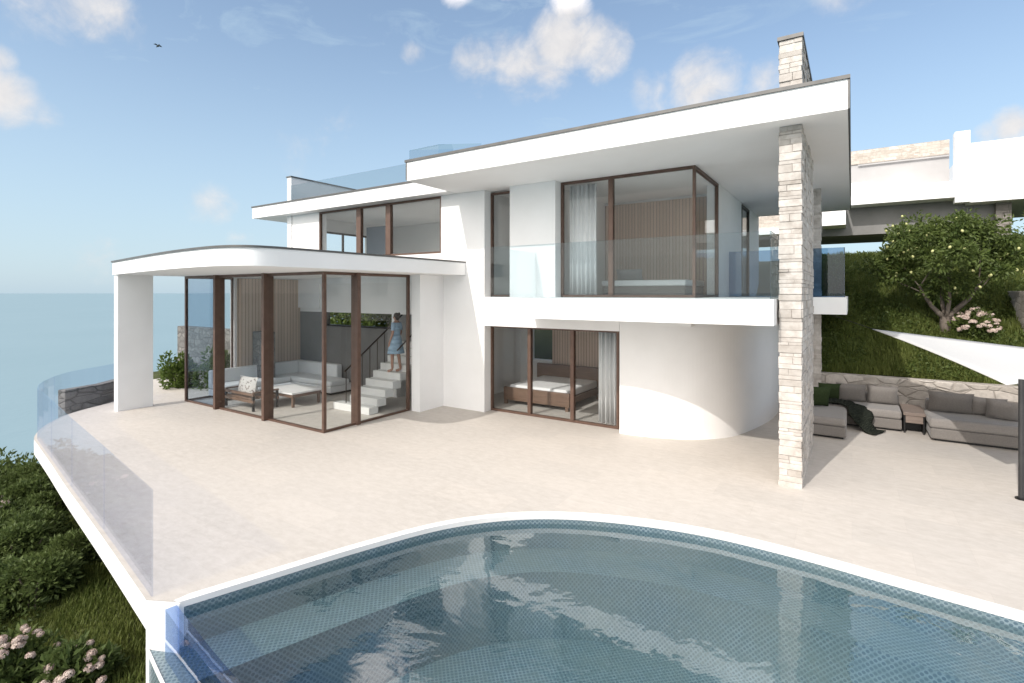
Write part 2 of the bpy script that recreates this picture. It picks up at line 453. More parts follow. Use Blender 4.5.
# ------------------------------------------------------------------ mesh helpers
class MB:
    def __init__(s): s.v = []; s.f = []; s.uv = {}
    def box(s, x0, x1, y0, y1, z0, z1, rot=0.0, pivot=None):
        i = len(s.v)
        for z in (z0, z1):
            for (x, y) in ((x0, y0), (x1, y0), (x1, y1), (x0, y1)):
                if rot:
                    cx, cy = pivot if pivot else ((x0 + x1) / 2, (y0 + y1) / 2)
                    dx, dy = x - cx, y - cy
                    x, y = cx + dx * math.cos(rot) - dy * math.sin(rot), cy + dx * math.sin(rot) + dy * math.cos(rot)
                s.v.append((x, y, z))
        s.f += [(i, i + 3, i + 2, i + 1), (i + 4, i + 5, i + 6, i + 7), (i, i + 1, i + 5, i + 4), (i + 1, i + 2, i + 6, i + 5), (i + 2, i + 3, i + 7, i + 6), (i + 3, i, i + 4, i + 7)]
        return s
    def quad(s, *p):
        i = len(s.v); s.v += [tuple(q) for q in p]; s.f.append(tuple(range(i, i + len(p)))); return s
    def prism(s, poly, z0, z1, top=True, bottom=True, sides=True):
        n = len(poly); i = len(s.v)
        s.v += [(x, y, z0) for x, y in poly] + [(x, y, z1) for x, y in poly]
        if sides:
            for k in range(n):
                j = (k + 1) % n
                s.f.append((i + k, i + j, i + n + j, i + n + k))
        if top: s.f.append(tuple(range(i + n, i + 2 * n)))
        if bottom: s.f.append(tuple(range(i + n - 1, i - 1, -1)))
        return s
    def strip(s, a, bb_, closed=False):
        """quads between two equal point lists"""
        n = len(a); i = len(s.v)
        s.v += [tuple(p) for p in a] + [tuple(p) for p in bb_]
        for k in range(n if closed else n - 1):
            j = (k + 1) % n
            s.f.append((i + k, i + j, i + n + j, i + n + k))
        return s
    def wall(s, line, th, z0, z1):
        """extrude a polyline sideways by th (to its left) into a solid wall"""
        pts = [Vector(p) for p in line]; off = []
        for k, p in enumerate(pts):
            d = (pts[min(k + 1, len(pts) - 1)] - pts[max(k - 1, 0)]).normalized()
            off.append(p + Vector((-d.y, d.x)) * th)
        return s.prism([tuple(p) for p in pts] + [tuple(p) for p in reversed(off)], z0, z1)
    def tube(s, pts, rad, n=8, caps=True):
        pts = [Vector(p) for p in pts]
        if not hasattr(rad, '__len__'): rad = [rad] * len(pts)
        i0 = len(s.v); up = Vector((.13, .21, 1)).normalized()
        for k, p in enumerate(pts):
            d = (pts[min(k + 1, len(pts) - 1)] - pts[max(k - 1, 0)]).normalized()
            a = d.cross(up)
            if a.length < .05: a = d.cross(Vector((1, .1, 0)))
            a.normalize(); c = d.cross(a)
            for j in range(n):
                t = 2 * math.pi * j / n
                s.v.append(tuple(p + (a * math.cos(t) + c * math.sin(t)) * rad[k]))
        for k in range(len(pts) - 1):
            for j in range(n):
                jj = (j + 1) % n
                s.f.append((i0 + k * n + j, i0 + k * n + jj, i0 + (k + 1) * n + jj, i0 + (k + 1) * n + j))
        if caps:
            s.f.append(tuple(range(i0 + n - 1, i0 - 1, -1)))
            e = i0 + (len(pts) - 1) * n
            s.f.append(tuple(range(e, e + n)))
        return s
    def ball(s, c, r, nu=10, nv=7, sq=(1, 1, 1), jit=0.0, rnd=None):
        i = len(s.v)
        for a in range(nv + 1):
            ph = math.pi * a / nv
            for k in range(nu):
                t = 2 * math.pi * k / nu
                rr = r * (1 + (rnd.uniform(-jit, jit) if rnd else 0))
                s.v.append((c[0] + rr * sq[0] * math.sin(ph) * math.cos(t), c[1] + rr * sq[1] * math.sin(ph) * math.sin(t), c[2] + rr * sq[2] * math.cos(ph)))
        for a in range(nv):
            for k in range(nu):
                kk = (k + 1) % nu
                s.f.append((i + a * nu + k, i + (a + 1) * nu + k, i + (a + 1) * nu + kk, i + a * nu + kk))
        return s
    def build(s, name, mat, parent=None, smooth=False, bevel=0.0, seg=2, subsurf=0, local=False):
        me = bpy.data.meshes.new(name)
        off = Vector((0, 0, 0))
        if parent is not None and not local:
            p = parent
            while p is not None: off = off + p.location; p = p.parent
        me.from_pydata([(v[0] - off.x, v[1] - off.y, v[2] - off.z) for v in s.v], [], s.f)
        me.materials.append(mat)
        if smooth: me.polygons.foreach_set('use_smooth', [True] * len(me.polygons))
        o = bpy.data.objects.new(name, me)
        COL.objects.link(o)
        if parent is not None: o.parent = parent
        if bevel:
            md = o.modifiers.new('bevel', 'BEVEL'); md.width = bevel; md.segments = seg; md.limit_method = 'ANGLE'
        if subsurf:
            md = o.modifiers.new('sub', 'SUBSURF'); md.levels = subsurf; md.render_levels = subsurf
        me.update()
        return o


def tag(o, label, cat, group=None):
    o['label'] = label; o['category'] = cat
    if group: o['group'] = group
    return o


def thing(name, label, cat, loc=(0, 0, 0), group=None, rz=0.0):
    o = bpy.data.objects.new(name, None)
    o.empty_display_size = .2
    COL.objects.link(o)
    o.location = loc; o.rotation_euler = (0, 0, rz)
    return tag(o, label, cat, group)


def struct(o, kind='structure'):
    o['kind'] = kind
    return o


def copy_thing(o, parent=None):
    c = o.copy(); COL.objects.link(c); c.parent = parent
    for ch in list(o.children): copy_thing(ch, c)
    return c


def crspline(pts, n=8, closed=False):
    out = []; P = [Vector(p) for p in pts]; m = len(P)
    for i in range(m if closed else m - 1):
        if closed: a, b_, c, d = P[(i - 1) % m], P[i], P[(i + 1) % m], P[(i + 2) % m]
        else: a, b_, c, d = P[max(i - 1, 0)], P[i], P[i + 1], P[min(i + 2, m - 1)]
        for k in range(n):
            t = k / n
            out.append(.5 * ((2 * b_) + (c - a) * t + (2 * a - 5 * b_ + 4 * c - d) * t * t + (3 * b_ - a - 3 * c + d) * t ** 3))
    if not closed: out.append(P[-1])
    return out


# ------------------------------------------------------------------ setting: sea, terrain, terrace
SEA = -60.0
s = MB()
rings = [0, 200, 1000, 5000, 20000, 60000, 100000]
for a, r in zip(rings[:-1], rings[1:]):
    A = [(a * math.cos(t * math.pi / 36), a * math.sin(t * math.pi / 36), SEA) for t in range(72)]
    B = [(r * math.cos(t * math.pi / 36), r * math.sin(t * math.pi / 36), SEA) for t in range(72)]
    if a == 0:
        s.v += [(p[0], p[1], SEA) for p in B]; s.f.append(tuple(range(72)))
    else: s.strip(A, B, True)
struct(s.build('sea', M['sea']))


def sst(a, b_, x):
    t = min(1, max(0, (x - a) / (b_ - a)))
    return t * t * (3 - 2 * t)


def edge_y(x): return 2.36 + (-5.97 - x) * .152


def ground(x, y):
    # garden bank in front of the terrace edge
    d = edge_y(max(x, -14.5)) - y
    z = -.95 - .16 * max(0, d) - .55 * max(0, d - 1.6)
    z -= .035 * max(0, -6 - x) + .75 * max(0, -16.2 - x)
    if x > -5.5: z -= .8 * min(1.5, x + 5.5)
    # level ground beyond the far end of the terrace
    up = sst(-.1, 1.0, y - .349 * max(0, -x)) * sst(5.0, 7.2, y)
    lv = -.12 - .9 * max(0, -24 - x)
    if x < -9: z = z * (1 - up) + lv * up
    # planted slope behind the terrace
    if y > 15.3:
        h = .98 + (y - 15.8) * .57
        if y > 22.4: h = .98 + 6.6 * .57 - (y - 22.4) * .06
        h -= .35 * sst(3.5, 1.0, x) * sst(20.5, 22.4, y)
        h += .07 * mnoise.noise(Vector((x * .7, y * .7, 3)))
        w = sst(-17.5, -13.5, x) * sst(15.45, 15.75, y)
        z = z * (1 - w) + h * w
    z -= 1.1 * max(0, -4 - y) + 1.2 * max(0, x - 26)
    z += .05 * mnoise.noise(Vector((x * 1.3, y * 1.3, 0)))
    return max(z, SEA - 3)


def axis(lo, flo, fhi, hi, step):
    a = []
    x = flo; st = step
    while x > lo: st *= 1.35; x -= st; a.append(x)
    a.reverse()
    n = int((fhi - flo) / step); a += [flo + k * step for k in range(n + 1)]
    x = a[-1]; st = step
    while x < hi: st *= 1.35; x += st; a.append(x)
    return a


xs, ys = axis(-110, -24, 10, 70, .3), axis(-80, -2, 25, 90, .3)
s = MB()
for y in ys:
    for x in xs:
        # dug out below the terrace, pool and house
        g = ground(x, y)
        if -17.2 < x < 9.5 and edge_y(max(x, -14.5)) + .5 < y < 15.5: g = min(g, -2.2 if x > -7 else -1.2)
        s.v.append((x, y, g))
nx = len(xs)
for j in range(len(ys) - 1):
    for i in range(nx - 1):
        k = j * nx + i
        s.f.append((k, k + 1, k + nx + 1, k + nx))
struct(s.build('ground', M['soil'], smooth=True))

# pool outline (inner edge of the coping) from the terrace corner round to the right
arc = [(-5.62, 2.52), (-5.32, 3.38), (-4.98, 4.33), (-4.55, 5.28), (-3.98, 5.98), (-3.30, 6.46), (-2.45, 6.80), (-1.55, 6.99), (-.55, 7.0), (.43, 6.91), (1.4, 6.82), (2.6, 6.68), (4.0, 6.4), (5.4, 5.8), (6.4, 4.8), (6.8, 3.6), (6.7, 2.5)]
INN = [tuple(p) for p in crspline(arc, 6)]


def offset(poly, d):
    P = [Vector(p) for p in poly]; out = []
    for k, p in enumerate(P):
        t = (P[min(k + 1, len(P) - 1)] - P[max(k - 1, 0)]).normalized()
        out.append(tuple(p + Vector((-t.y, t.x)) * d))
    return out


COPW = .115
OUT = offset(INN, COPW)
C0 = (-5.97, 2.36)
OUT[0] = (-5.70, 2.50)
edge = [C0, (-8.0, 2.67), (-10.4, 3.02), (-12.4, 3.33), (-13.8, 3.54), (-14.7, 3.70), (-15.7, 4.12), (-16.6, 4.72), (-17.1, 5.3), (-17.5, 5.95), (-18.1, 6.6), (-19.3, 7.4), (-21, 8.3)]
EDGE = [tuple(p) for p in crspline(edge, 4)]
far = [(-21, 15.3), (9.0, 15.7), (9.0, 2.3), (6.9, 2.3)]
top = EDGE + far + list(reversed(OUT))
s = MB(); s.prism(top, -.30, 0, top=True, bottom=False, sides=False)
struct(s.build('terrace', M['terrace']))
inn_e = offset(EDGE, -.02)
s = MB()
s.strip([(x, y, -.30) for x, y in EDGE], [(x, y, 0) for x, y in EDGE])
s.strip([(x, y, -.30) for x, y in EDGE], [(x, y + 1.6, -.30) for x, y in EDGE])
struct(s.build('terrace_edge', M['plasterwhite']))

# ------------------------------------------------------------------ pool
pool = thing('swimming_pool', 'curved infinity pool lined with blue green mosaic tiles beside the terrace', 'swimming pool', (-2, 4.5, 0))
s = MB()
s.strip([(x, y, .012) for x, y in INN], [(x, y, .012) for x, y in OUT])
s.strip([(x, y, -.05) for x, y in INN], [(x, y, .012) for x, y in INN])
s.strip([(x, y, .012) for x, y in OUT], [(x, y, -.05) for x, y in OUT])
# end block of the coping, turning into the white end wall of the terrace
s.prism([C0, (-5.62, 2.515), (-5.54, 2.78), (-5.8, 2.78)], -2.6, -.006)
s.build('coping', M['plasterwhite'], pool)

FRONT = [(-5.64, 2.50), (-4.15, 2.29), (-2.4, 2.14), (0, 2.08), (3, 2.16), (6.7, 2.48)]
FR = [tuple(p) for p in crspline(FRONT, 6)]


def uvset(o, fn):
    me = o.data
    ul = me.uv_layers.new(name='UVMap')
    for p in me.polygons:
        for li in p.loop_indices:
            ul.data[li].uv = fn(me.vertices[me.loops[li].vertex_index].co, p)


ZW, ZB, ZF = -.115, -.45, -1.3
BEN = offset(INN, -.62)


def arclen(poly):
    L = [0.0]
    for a, c in zip(poly[:-1], poly[1:]): L.append(L[-1] + math.hypot(c[0] - a[0], c[1] - a[1]))
    return L


s = MB(); uvs = []
AL = arclen(INN)
for k in range(len(INN) - 1):
    a, c = INN[k], INN[k + 1]; d, e = BEN[k], BEN[k + 1]
    s.quad((*a, -.05), (*c, -.05), (*c, ZB), (*a, ZB)); uvs.append([(AL[k], 0), (AL[k + 1], 0), (AL[k + 1], -.45), (AL[k], -.45)])
    s.quad((*a, ZB), (*c, ZB), (*e, ZB), (*d, ZB)); uvs.append([a, c, e, d])
    s.quad((*d, ZB), (*e, ZB), (*e, ZF), (*d, ZF)); uvs.append([(AL[k], .5), (AL[k + 1], .5), (AL[k + 1], -.35), (AL[k], -.35)])
fl = BEN + list(reversed(FR))
s.quad(*[(x, y, ZF) for x, y in fl]); uvs.append(fl)
# low tiled upstand under the acrylic front
for k in range(len(FR) - 1):
    a, c = FR[k], FR[k + 1]
    s.quad((*a, ZF), (*c, ZF), (*c, -.98), (*a, -.98)); uvs.append([(a[0], 0), (c[0], 0), (c[0], .4), (a[0], .4)])
o = s.build('basin', M['tiles'], pool)
ul = o.data.uv_layers.new(name='UVMap')
for p, u in zip(o.data.polygons, uvs):
    for li, q in zip(p.loop_indices, u): ul.data[li].uv = q
# acrylic infinity wall
s = MB(); s.wall(list(reversed(FR)), .10, -.98, -.015)
s.build('glass_wall', M['acrylic'], pool)
# overflow ledge outside it
LO = [tuple(p) for p in crspline([(-5.97, 2.38), (-4.6, 2.13), (-2.4, 1.88), (0, 1.80), (3, 1.88), (6.7, 2.2)], 6)]
s = MB(); uvs = []
LI2 = FR
for k in range(len(FR) - 1):
    a, c, d, e = LO[k], LO[k + 1], LI2[k], LI2[k + 1]
    s.quad((*a, -.5), (*c, -.5), (*e, -.5), (*d, -.5)); uvs.append([a, c, e, d])
    s.quad((*a, -2.6), (*c, -2.6), (*c, -.5), (*a, -.5)); uvs.append([(a[0], 0), (c[0], 0), (c[0], 2.1), (a[0], 2.1)])
o = s.build('overflow_ledge', M['tiles'], pool)
ul = o.data.uv_layers.new(name='UVMap')
for p, u in zip(o.data.polygons, uvs):
    for li, q in zip(p.loop_indices, u): ul.data[li].uv = q
s = MB(); s.wall(list(reversed(LO)), .02, -.52, -.488); s.build('edge_trim', M['plasterwhite'], pool)
# water
s = MB(); s.quad(*[(x, y, ZW) for x, y in INN + list(reversed(FR))])
struct(s.build('pool_water', M['water']))

# ------------------------------------------------------------------ villa
ZS, ZR, YF, YW = 5.78, 6.22, 10.9, 11.18
villa = thing('villa', 'white modern two storey villa with overhanging flat roofs and large bronze framed windows', 'house', (-9, 11, 0))
P, SO = M['plaster'], M['soffit']

r = MB().box(-8.9, -.05, 9.0, 20, ZS, ZR).build('roof', SO, villa)
MB().box(-8.95, -.02, 8.97, 20.03, ZR, ZR + .055).build('roof_edge', M['edge'], r)
MB().box(-8.925, -8.902, 8.985, 20.0, ZS + .02, ZR - .003).build('verge_strip', M['edge'], r)
MB().box(-.048, -.025, 8.99, 20.0, ZS + .005, ZR - .003).build('verge_strip', M['edge'], r)
r2 = MB().box(-18.05, -8.93, 10.5, 15.6, ZS, ZR - .06).build('roof', P, villa)
MB().box(-18.08, -8.93, 10.47, 15.63, ZR - .06, ZR - .015).build('roof_edge', M['edge'], r2)
MB().box(-16.5, -16.27, 10.86, 11.5, -.05, ZS - .002).box(-16.5, -16.27, 10.86, 13.9, ZR - .01, 7.12).build('fin_wall', P, villa)
MB().box(-16.53, -16.24, 10.83, 13.93, 7.12, 7.16).build('wall_coping', M['edge'], villa)
# glass balustrade and roof light on the left roof
MB().box(-16.2, -9.0, 10.78, 10.795, ZR - .01, 6.80).build('roof_railing', M['blueglass'], villa)
MB().quad((-8.88, 9.06, 6.52), (-7.95, 9.06, 6.52), (-7.95, 10.7, 6.94), (-8.88, 10.7, 6.94)).quad((-8.88, 9.06, 6.28), (-7.95, 9.06, 6.28), (-7.95, 9.06, 6.52), (-8.88, 9.06, 6.52)).quad((-8.88, 9.06, 6.28), (-8.88, 9.06, 6.52), (-8.88, 10.7, 6.94), (-8.88, 10.7, 6.28)).quad((-7.95, 9.06, 6.28), (-7.95, 10.7, 6.28), (-7.95, 10.7, 6.94), (-7.95, 9.06, 6.52)).build('roof_light', M['blueglass'], villa)

# facade (one plane, with openings)
w = MB()
T = .3
w.box(-16.26, -14.8, YF, YF + T, 2.6, ZS - .002)
w.box(-14.8, -9.48, YF, YF + T, 3.4, 4.20)
w.box(-9.48, -8.0, YF, YF + T, -.05, ZS - .002).box(-9.7, -9.48, YF, YF + T, -.05, 3.397)
w.box(-7.21, -5.91, YF, YF + T, 2.25, ZS - .002)
w.box(-8.0, -7.21, YF, YF + T, 2.25, 3.0)
w.box(-5.91, -4.31, YF, YF + T, 2.25, 3.0)
w.box(-4.31, -2.76, YF + .02, YF + T, 2.4, 3.0)
w.build('facade_wall', P, villa)
# side wall of the upper floor
w = MB()
w.box(-3.02, -2.74, 13.45, 16.6, 2.6, ZS - .002).box(-3.02, -2.74, 17.9, 20, 2.6, ZS - .002)
w.box(-3.02, -2.74, 16.6, 17.9, 2.6, 3.0)
w.build('side_wall', P, villa)
# curved ground floor wall
cw = [(-4.30, YF), (-3.84, YF + .02), (-3.2, 11.08), (-2.62, 11.40), (-2.15, 12.0), (-1.85, 13.0), (-1.65, 14.2), (-1.6, 16.0), (-1.6, 20.0)]
CW = [tuple(p) for p in crspline(cw, 8)]
MB().wall(CW, .28, -.05, 2.60).build('curved_wall', P, villa, smooth=False)
# wall beside the glass room
MB().box(-9.7, -9.4, 9.98, YF - .003, -.05, 3.575).build('return_wall', P, villa)
# lit band above the ground floor window: jamb return
# balcony
bal = MB().box(-6.5, -1.02, 9.0, YF - .003, 2.585, 3.0).box(-2.70, -1.02, YF, 14.45, 2.585, 3.0).build('balcony', P, villa)
MB().box(-6.46, -1.06, 9.03, 9.048, 3.0, 4.08).build('railing_pane', M['blueglass'], bal)
MB().box(-1.078, -1.06, 9.05, 14.4, 3.0, 4.08).build('railing_pane', M['blueglass'], bal)
MB().box(-6.46, -6.442, 9.05, 10.94, 3.0, 4.08).build('railing_pane', M['railglass'], bal)
rb = MB().box(-2.70, -.1, 14.5, 20.0, 2.59, 3.0).build('balcony', P, villa)
MB().box(-2.70, -.14, 14.52, 14.54, 3.0, 4.18).build('railing_pane', M['darkglass'], rb)
MB().box(-.16, -.14, 14.55, 20.0, 3.0, 4.18).build('railing_pane', M['darkglass'], rb)

def stone_pier(x0, x1, y0, y1, z0, z1, seed, mb=None):
    """coursed stones of uneven length and projection round a mortar core, as one mesh"""
    R = random.Random(seed); mb = mb or MB()
    mb.box(x0 + .009, x1 - .009, y0 + .009, y1 - .009, z0, z1)
    z = z0
    while z < z1 - .02:
        h = min(R.uniform(.045, .14), z1 - z)
        if z1 - z - h < .06: h = z1 - z
        g = .0022
        for side in range(4):
            lo, hi = (x0, x1) if side < 2 else (y0, y1)
            t = lo
            while t < hi - 1e-4:
                l = min(R.uniform(.11, .40), hi - t)
                if hi - t - l < .10: l = hi - t
                e = R.uniform(-.005, .018)
                a, b_ = t + g, t + l - g
                if t <= lo + 1e-6: a = lo - R.uniform(-.006, .012) if side < 2 else lo + .03
                if t + l >= hi - 1e-6: b_ = hi + R.uniform(-.006, .012) if side < 2 else hi - .03
                zz0, zz1 = z + g * R.uniform(.3, 2), z + h - g * R.uniform(.3, 2)
                if side == 0: mb.box(a, b_, y0 - e, y0 + .10, zz0, zz1)
                elif side == 1: mb.box(a, b_, y1 - .10, y1 + e, zz0, zz1)
                elif side == 2: mb.box(x0 - e, x0 + .06, a + .07, b_ - (0 if b_ < hi - .05 else .07), zz0, zz1) if b_ - a > .2 else None
                else: mb.box(x1 - .06, x1 + e, a + (.07 if t <= lo + 1e-6 else 0), b_ - (.07 if t + l >= hi - 1e-6 else 0), zz0, zz1) if b_ - a > .16 else mb.box(x1 - .06, x1 + e, a, b_, zz0, zz1)
                t += l
        z += h
    return mb


# stone fin wall and chimney
stone_pier(-.985, -.665, 9.38, 11.9, ZR + .03, 7.16, 6, stone_pier(-.985, -.665, 9.38, 12.25, -.03, ZS - .002, 5)).build('stone_fin', M['stones'], villa, bevel=.006)
MB().box(-1.01, -.64, 9.35, 11.93, 7.16, 7.22).build('chimney_cap', M['edge'], villa)
stone_pier(-.985, -.665, 15.42, 15.597, -.03, ZS - .002, 9).build('stone_pillar', M['stones'], villa, bevel=.006)

# canopy over the glass room
can = [(-16.30, 5.67), (-13.6, 5.24), (-11.4, 4.93), (-9.95, 4.82), (-9.25, 4.86), (-8.86, 5.05), (-8.70, 5.38), (-8.65, 6.0), (-8.62, 7.8), (-8.62, YF - .004)]
CAN = [tuple(p) for p in crspline(can, 6)] + [(-16.30, YF - .004)]
cn = MB().prism(CAN, 3.58, 3.90).build('canopy', SO, villa)
MB().prism([(x + (x + 12) * .003, y - .03 if y < 7 else y) for x, y in CAN], 3.90, 3.94).build('canopy_edge', M['edge'], cn)
MB().box(-16.28, -16.05, 5.70, 6.52, -.05, 3.578).build('column', P, villa)

# glass room
BR = M['bronze']
GX0, GX1, GY = -16.0, -9.75, 7.3
gr = MB()
gr.box(GX0, GX1, GY, GY + .07, 0.004, .05).box(GX0, GX1, GY, GY + .07, 3.51, 3.577)
gr.box(GX1 - .07, GX1, GY + .075, 9.97, 0.004, .05).box(GX1 - .07, GX1, GY + .075, 9.97, 3.51, 3.577)
gr.box(GX1 - .07, GX1, 9.9, 9.97, .05, 3.51).box(GX0, GX0 + .06, GY, GY + .07, .05, 3.51)
gr.box(GX0, GX0 + .06, GY + .075, 8.68, 0.004, .05).box(GX0, GX0 + .06, GY + .075, 8.68, 3.51, 3.577).box(GX0, GX0 + .06, 8.62, 8.68, .05, 3.51)
win = gr.build('glazing_frame', BR, villa)
for (x0, x1, y0, y1) in ((-14.24, -14.14, GY - .10, GY + .16), (-11.99, -11.89, GY - .10, GY + .16), (GX1 - .06, GX1 + .005, GY - .005, GY + .075), (GX1 - .16, GX1 + .07, 8.18, 8.28)):
    MB().box(x0, x1, y0, y1, .003, 3.578).build('glazing_post', BR, villa, bevel=.004)
for (x0, x1) in ((GX0 + .06, -14.24), (-14.14, -11.99), (-11.89, GX1 - .09)):
    MB().box(x0, x1, GY + .03, GY + .045, .05, 3.51).build('pane', M['tintglass'] if x0 < -15 else M['glass'], win)
for (y0, y1) in ((GY + .09, 8.18), (8.28, 9.9)):
    MB().box(GX1 - .045, GX1 - .03, y0, y1, .05, 3.51).build('pane', M['glass'], win)
MB().box(GX0 + .025, GX0 + .04, GY + .09, 8.62, .05, 3.51).build('pane', M['glass'], win)


def window(x0, x1, z0, z1, mull=(), y=YW, fr=.055, mat=BR, wide=.09):
    m = MB()
    m.box(x0, x1, y, y + .08, z0, z0 + fr).box(x0, x1, y, y + .08, z1 - fr, z1)
    m.box(x0, x0 + fr, y, y + .08, z0 + fr, z1 - fr).box(x1 - fr, x1, y, y + .08, z0 + fr, z1 - fr)
    for q in mull: m.box(q - wide / 2, q + wide / 2, y - .02, y + .09, z0 + fr, z1 - fr)
    o = m.build('window', mat, villa)
    e = [x0 + fr] + [v for q in mull for v in (q - wide / 2, q + wide / 2)] + [x1 - fr]
    for k in range(0, len(e), 2):
        MB().box(e[k], e[k + 1], y + .035, y + .05, z0 + fr, z1 - fr).build('pane', M['glass'], o)
    return o


window(-8.0, -4.43, .004, 2.25, (-6.80, -5.60))
window(-8.0, -7.21, 3.0, 5.74)
window(-14.8, -9.48, 4.20, ZS - .003, (-12.85, -11.55), wide=.2, y=YF + .01)
# corner window: front leaf and side leaf
window(-5.91, -2.74, 3.0, ZS - .004, (-4.62,), fr=.06, wide=.11)
m = MB()
m.box(-2.82, -2.74, YW + .085, 13.45, 3.0, 3.06).box(-2.82, -2.74, YW + .085, 13.45, ZS - .064, ZS - .004).box(-2.82, -2.74, 13.38, 13.45, 3.06, ZS - .064)
o = m.build('window', BR, villa)
MB().box(-2.79, -2.775, YW + .085, 13.38, 3.06, ZS - .064).build('pane', M['glass'], o)
m = MB()
m.box(-2.80, -2.72, 16.6, 16.66, 3.0, ZS - .06).box(-2.80, -2.72, 17.84, 17.9, 3.0, ZS - .06).box(-2.80, -2.72, 16.66, 17.84, 3.0, 3.06).box(-2.80, -2.72, 16.66, 17.84, ZS - .12, ZS - .06)
o = m.build('window', M['bronzedark'], villa)
MB().box(-2.77, -2.755, 16.66, 17.84, 3.06, ZS - .12).build('pane', M['glass'], o)

# interior shell
iw = M['inwall']
MB().box(-9.35, -3.05, YF + T, 15.2, 2.66, 2.96).box(-3.04, -1.9, 12.2, 15.2, 2.66, 2.96).box(-16.2, -9.4, YF + T + .003, 15.4, 3.0, 3.4).build('floor_slab', iw, villa)
m = MB()
m.box(-9.38, -9.1, YF + T + .003, 15.2, 0, 2.655).box(-9.1, -8.75, 14.4, 14.7, 0, 2.655).box(-7.9, -1.9, 14.4, 14.7, 0, 2.655).box(-8.75, -7.9, 14.4, 14.7, 0, .95)
m.prism([(-9.1, YF + T + .01), (-3.35, YF + T + .01), (-2.8, 11.75), (-2.45, 12.2), (-2.18, 13.1), (-2.0, 14.4), (-9.1, 14.4)], 0.002, .014)
m.build('bedroom_wall', iw, villa)
MB().box(-7.88, -1.95, 14.34, 14.397, .02, 2.65).build('wood_panel', M['slatsgrey'], villa)
MB().prism([(-9.09, YF + T + .02), (-3.4, YF + T + .02), (-2.85, 11.8), (-2.5, 12.25), (-2.2, 13.1), (-2.05, 14.33), (-9.09, 14.33)], .016, .03).build('carpet', M['carpet'], villa)
m = MB()
m.box(-8.4, -3.03, 14.6, 14.9, 2.96, ZS - .003).box(-6.4, -6.2, 11.9, 14.6, 2.96, ZS - .003).box(-8.4, -8.1, YF + T + .003, 14.6, 2.96, ZS - .003)
m.build('room_wall', iw, villa)
MB().box(-6.19, -3.03, 14.54, 14.597, 2.97, 5.70).build('wood_panel', M['slatsgrey'], villa)
m = MB()   # upper left room: back wall, left wall with an opening to the sea
m.box(-16.26, -9.4, 15.0, 15.3, 3.4, ZS - .003).box(-16.26, -15.96, YF + T + .003, 11.7, 3.4, ZS - .003).box(-16.26, -15.96, 14.1, 15.0, 3.4, ZS - .003)
m.box(-16.26, -15.96, 11.7, 14.1, 3.4, 3.6).box(-16.26, -15.96, 11.7, 14.1, 5.35, ZS - .003).box(-9.45, -9.2, YF + T + .003, 15.0, 3.4, ZS - .003)
m.build('room_wall', iw, villa)
m = MB().box(-16.1, -16.04, 11.7, 14.1, 5.28, 5.35).box(-16.1, -16.04, 12.85, 12.92, 3.6, 5.28)
m.build('window', M['bronzedark'], villa)
MB().box(-14.9, -13.85, 13.0, 13.06, 3.42, 5.5).build('closet_door', M['bluegrey'], villa)
# living room walls
MB().box(-16.2, -15.98, 8.72, 10.93, 0.003, 3.577).build('end_wall', P, villa)
MB().box(-15.977, -15.93, 8.80, 10.98, .006, 3.55).build('wood_panel', M['slats'], villa)
m = MB()
m.box(-15.97, -11.5, 11.0, 11.2, 0, 2.04).box(-15.97, -14.62, 11.0, 11.2, 2.04, 2.47)
m.build('grey_wall', M['greywall'], villa)
MB().box(-14.62, -11.5, 10.97, 11.22, 2.02, 2.06).build('sill', M['black'], villa)
m = MB()
m.box(-15.97, -9.72, 10.99, 11.2, 2.47, 3.577).box(-11.5, -11.3, 11.0, 14.0, -.05, 2.47).box(-11.3, -9.7, 13.6, 13.8, -.05, 3.4)
m.build('stairwell_wall', iw, villa)

# ------------------------------------------------------------------ neighbouring upper house on the hill
up = thing('hillside_house', 'white upper building with stone parapet bridging the top of the slope behind the lemon tree', 'house', (3, 24, 5))
MB().box(-.13, 3.42, 24.0, 29, 6.5, 7.08).box(-.13, .5, 24.02, 24.4, 7.08, 7.35).build('deck', P, up)
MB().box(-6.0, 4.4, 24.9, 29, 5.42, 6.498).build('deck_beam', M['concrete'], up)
MB().box(-.06, 3.05, 25.2, 25.5, 8.30, 8.85).build('stone_parapet', M['stone'], up)
MB().box(-.06, 3.05, 25.25, 25.45, 7.085, 8.298).box(.2, 3.05, 25.15, 25.19, 8.22, 8.27).build('parapet_panel', M['panelgrey'], up)
MB().box(3.05, 3.46, 23.95, 24.4, 6.3, 8.80).box(3.46, 14.0, 24.05, 30, 6.28, 8.36).build('wall', P, up)
MB().box(4.24, 4.64, 24.6, 25.2, 2.5, 6.279).build('pillar', M['stonegrey'], up)
MB().box(-.98, -.2, 23.6, 28, 5.72, 6.5).box(-4.0, -1.0, 23.55, 24.2, 5.5, 5.75).build('ledge', P, up)
MB().box(-4.0, -1.0, 23.7, 24.2, 5.752, 6.8).build('stone_wall', M['stone'], up)

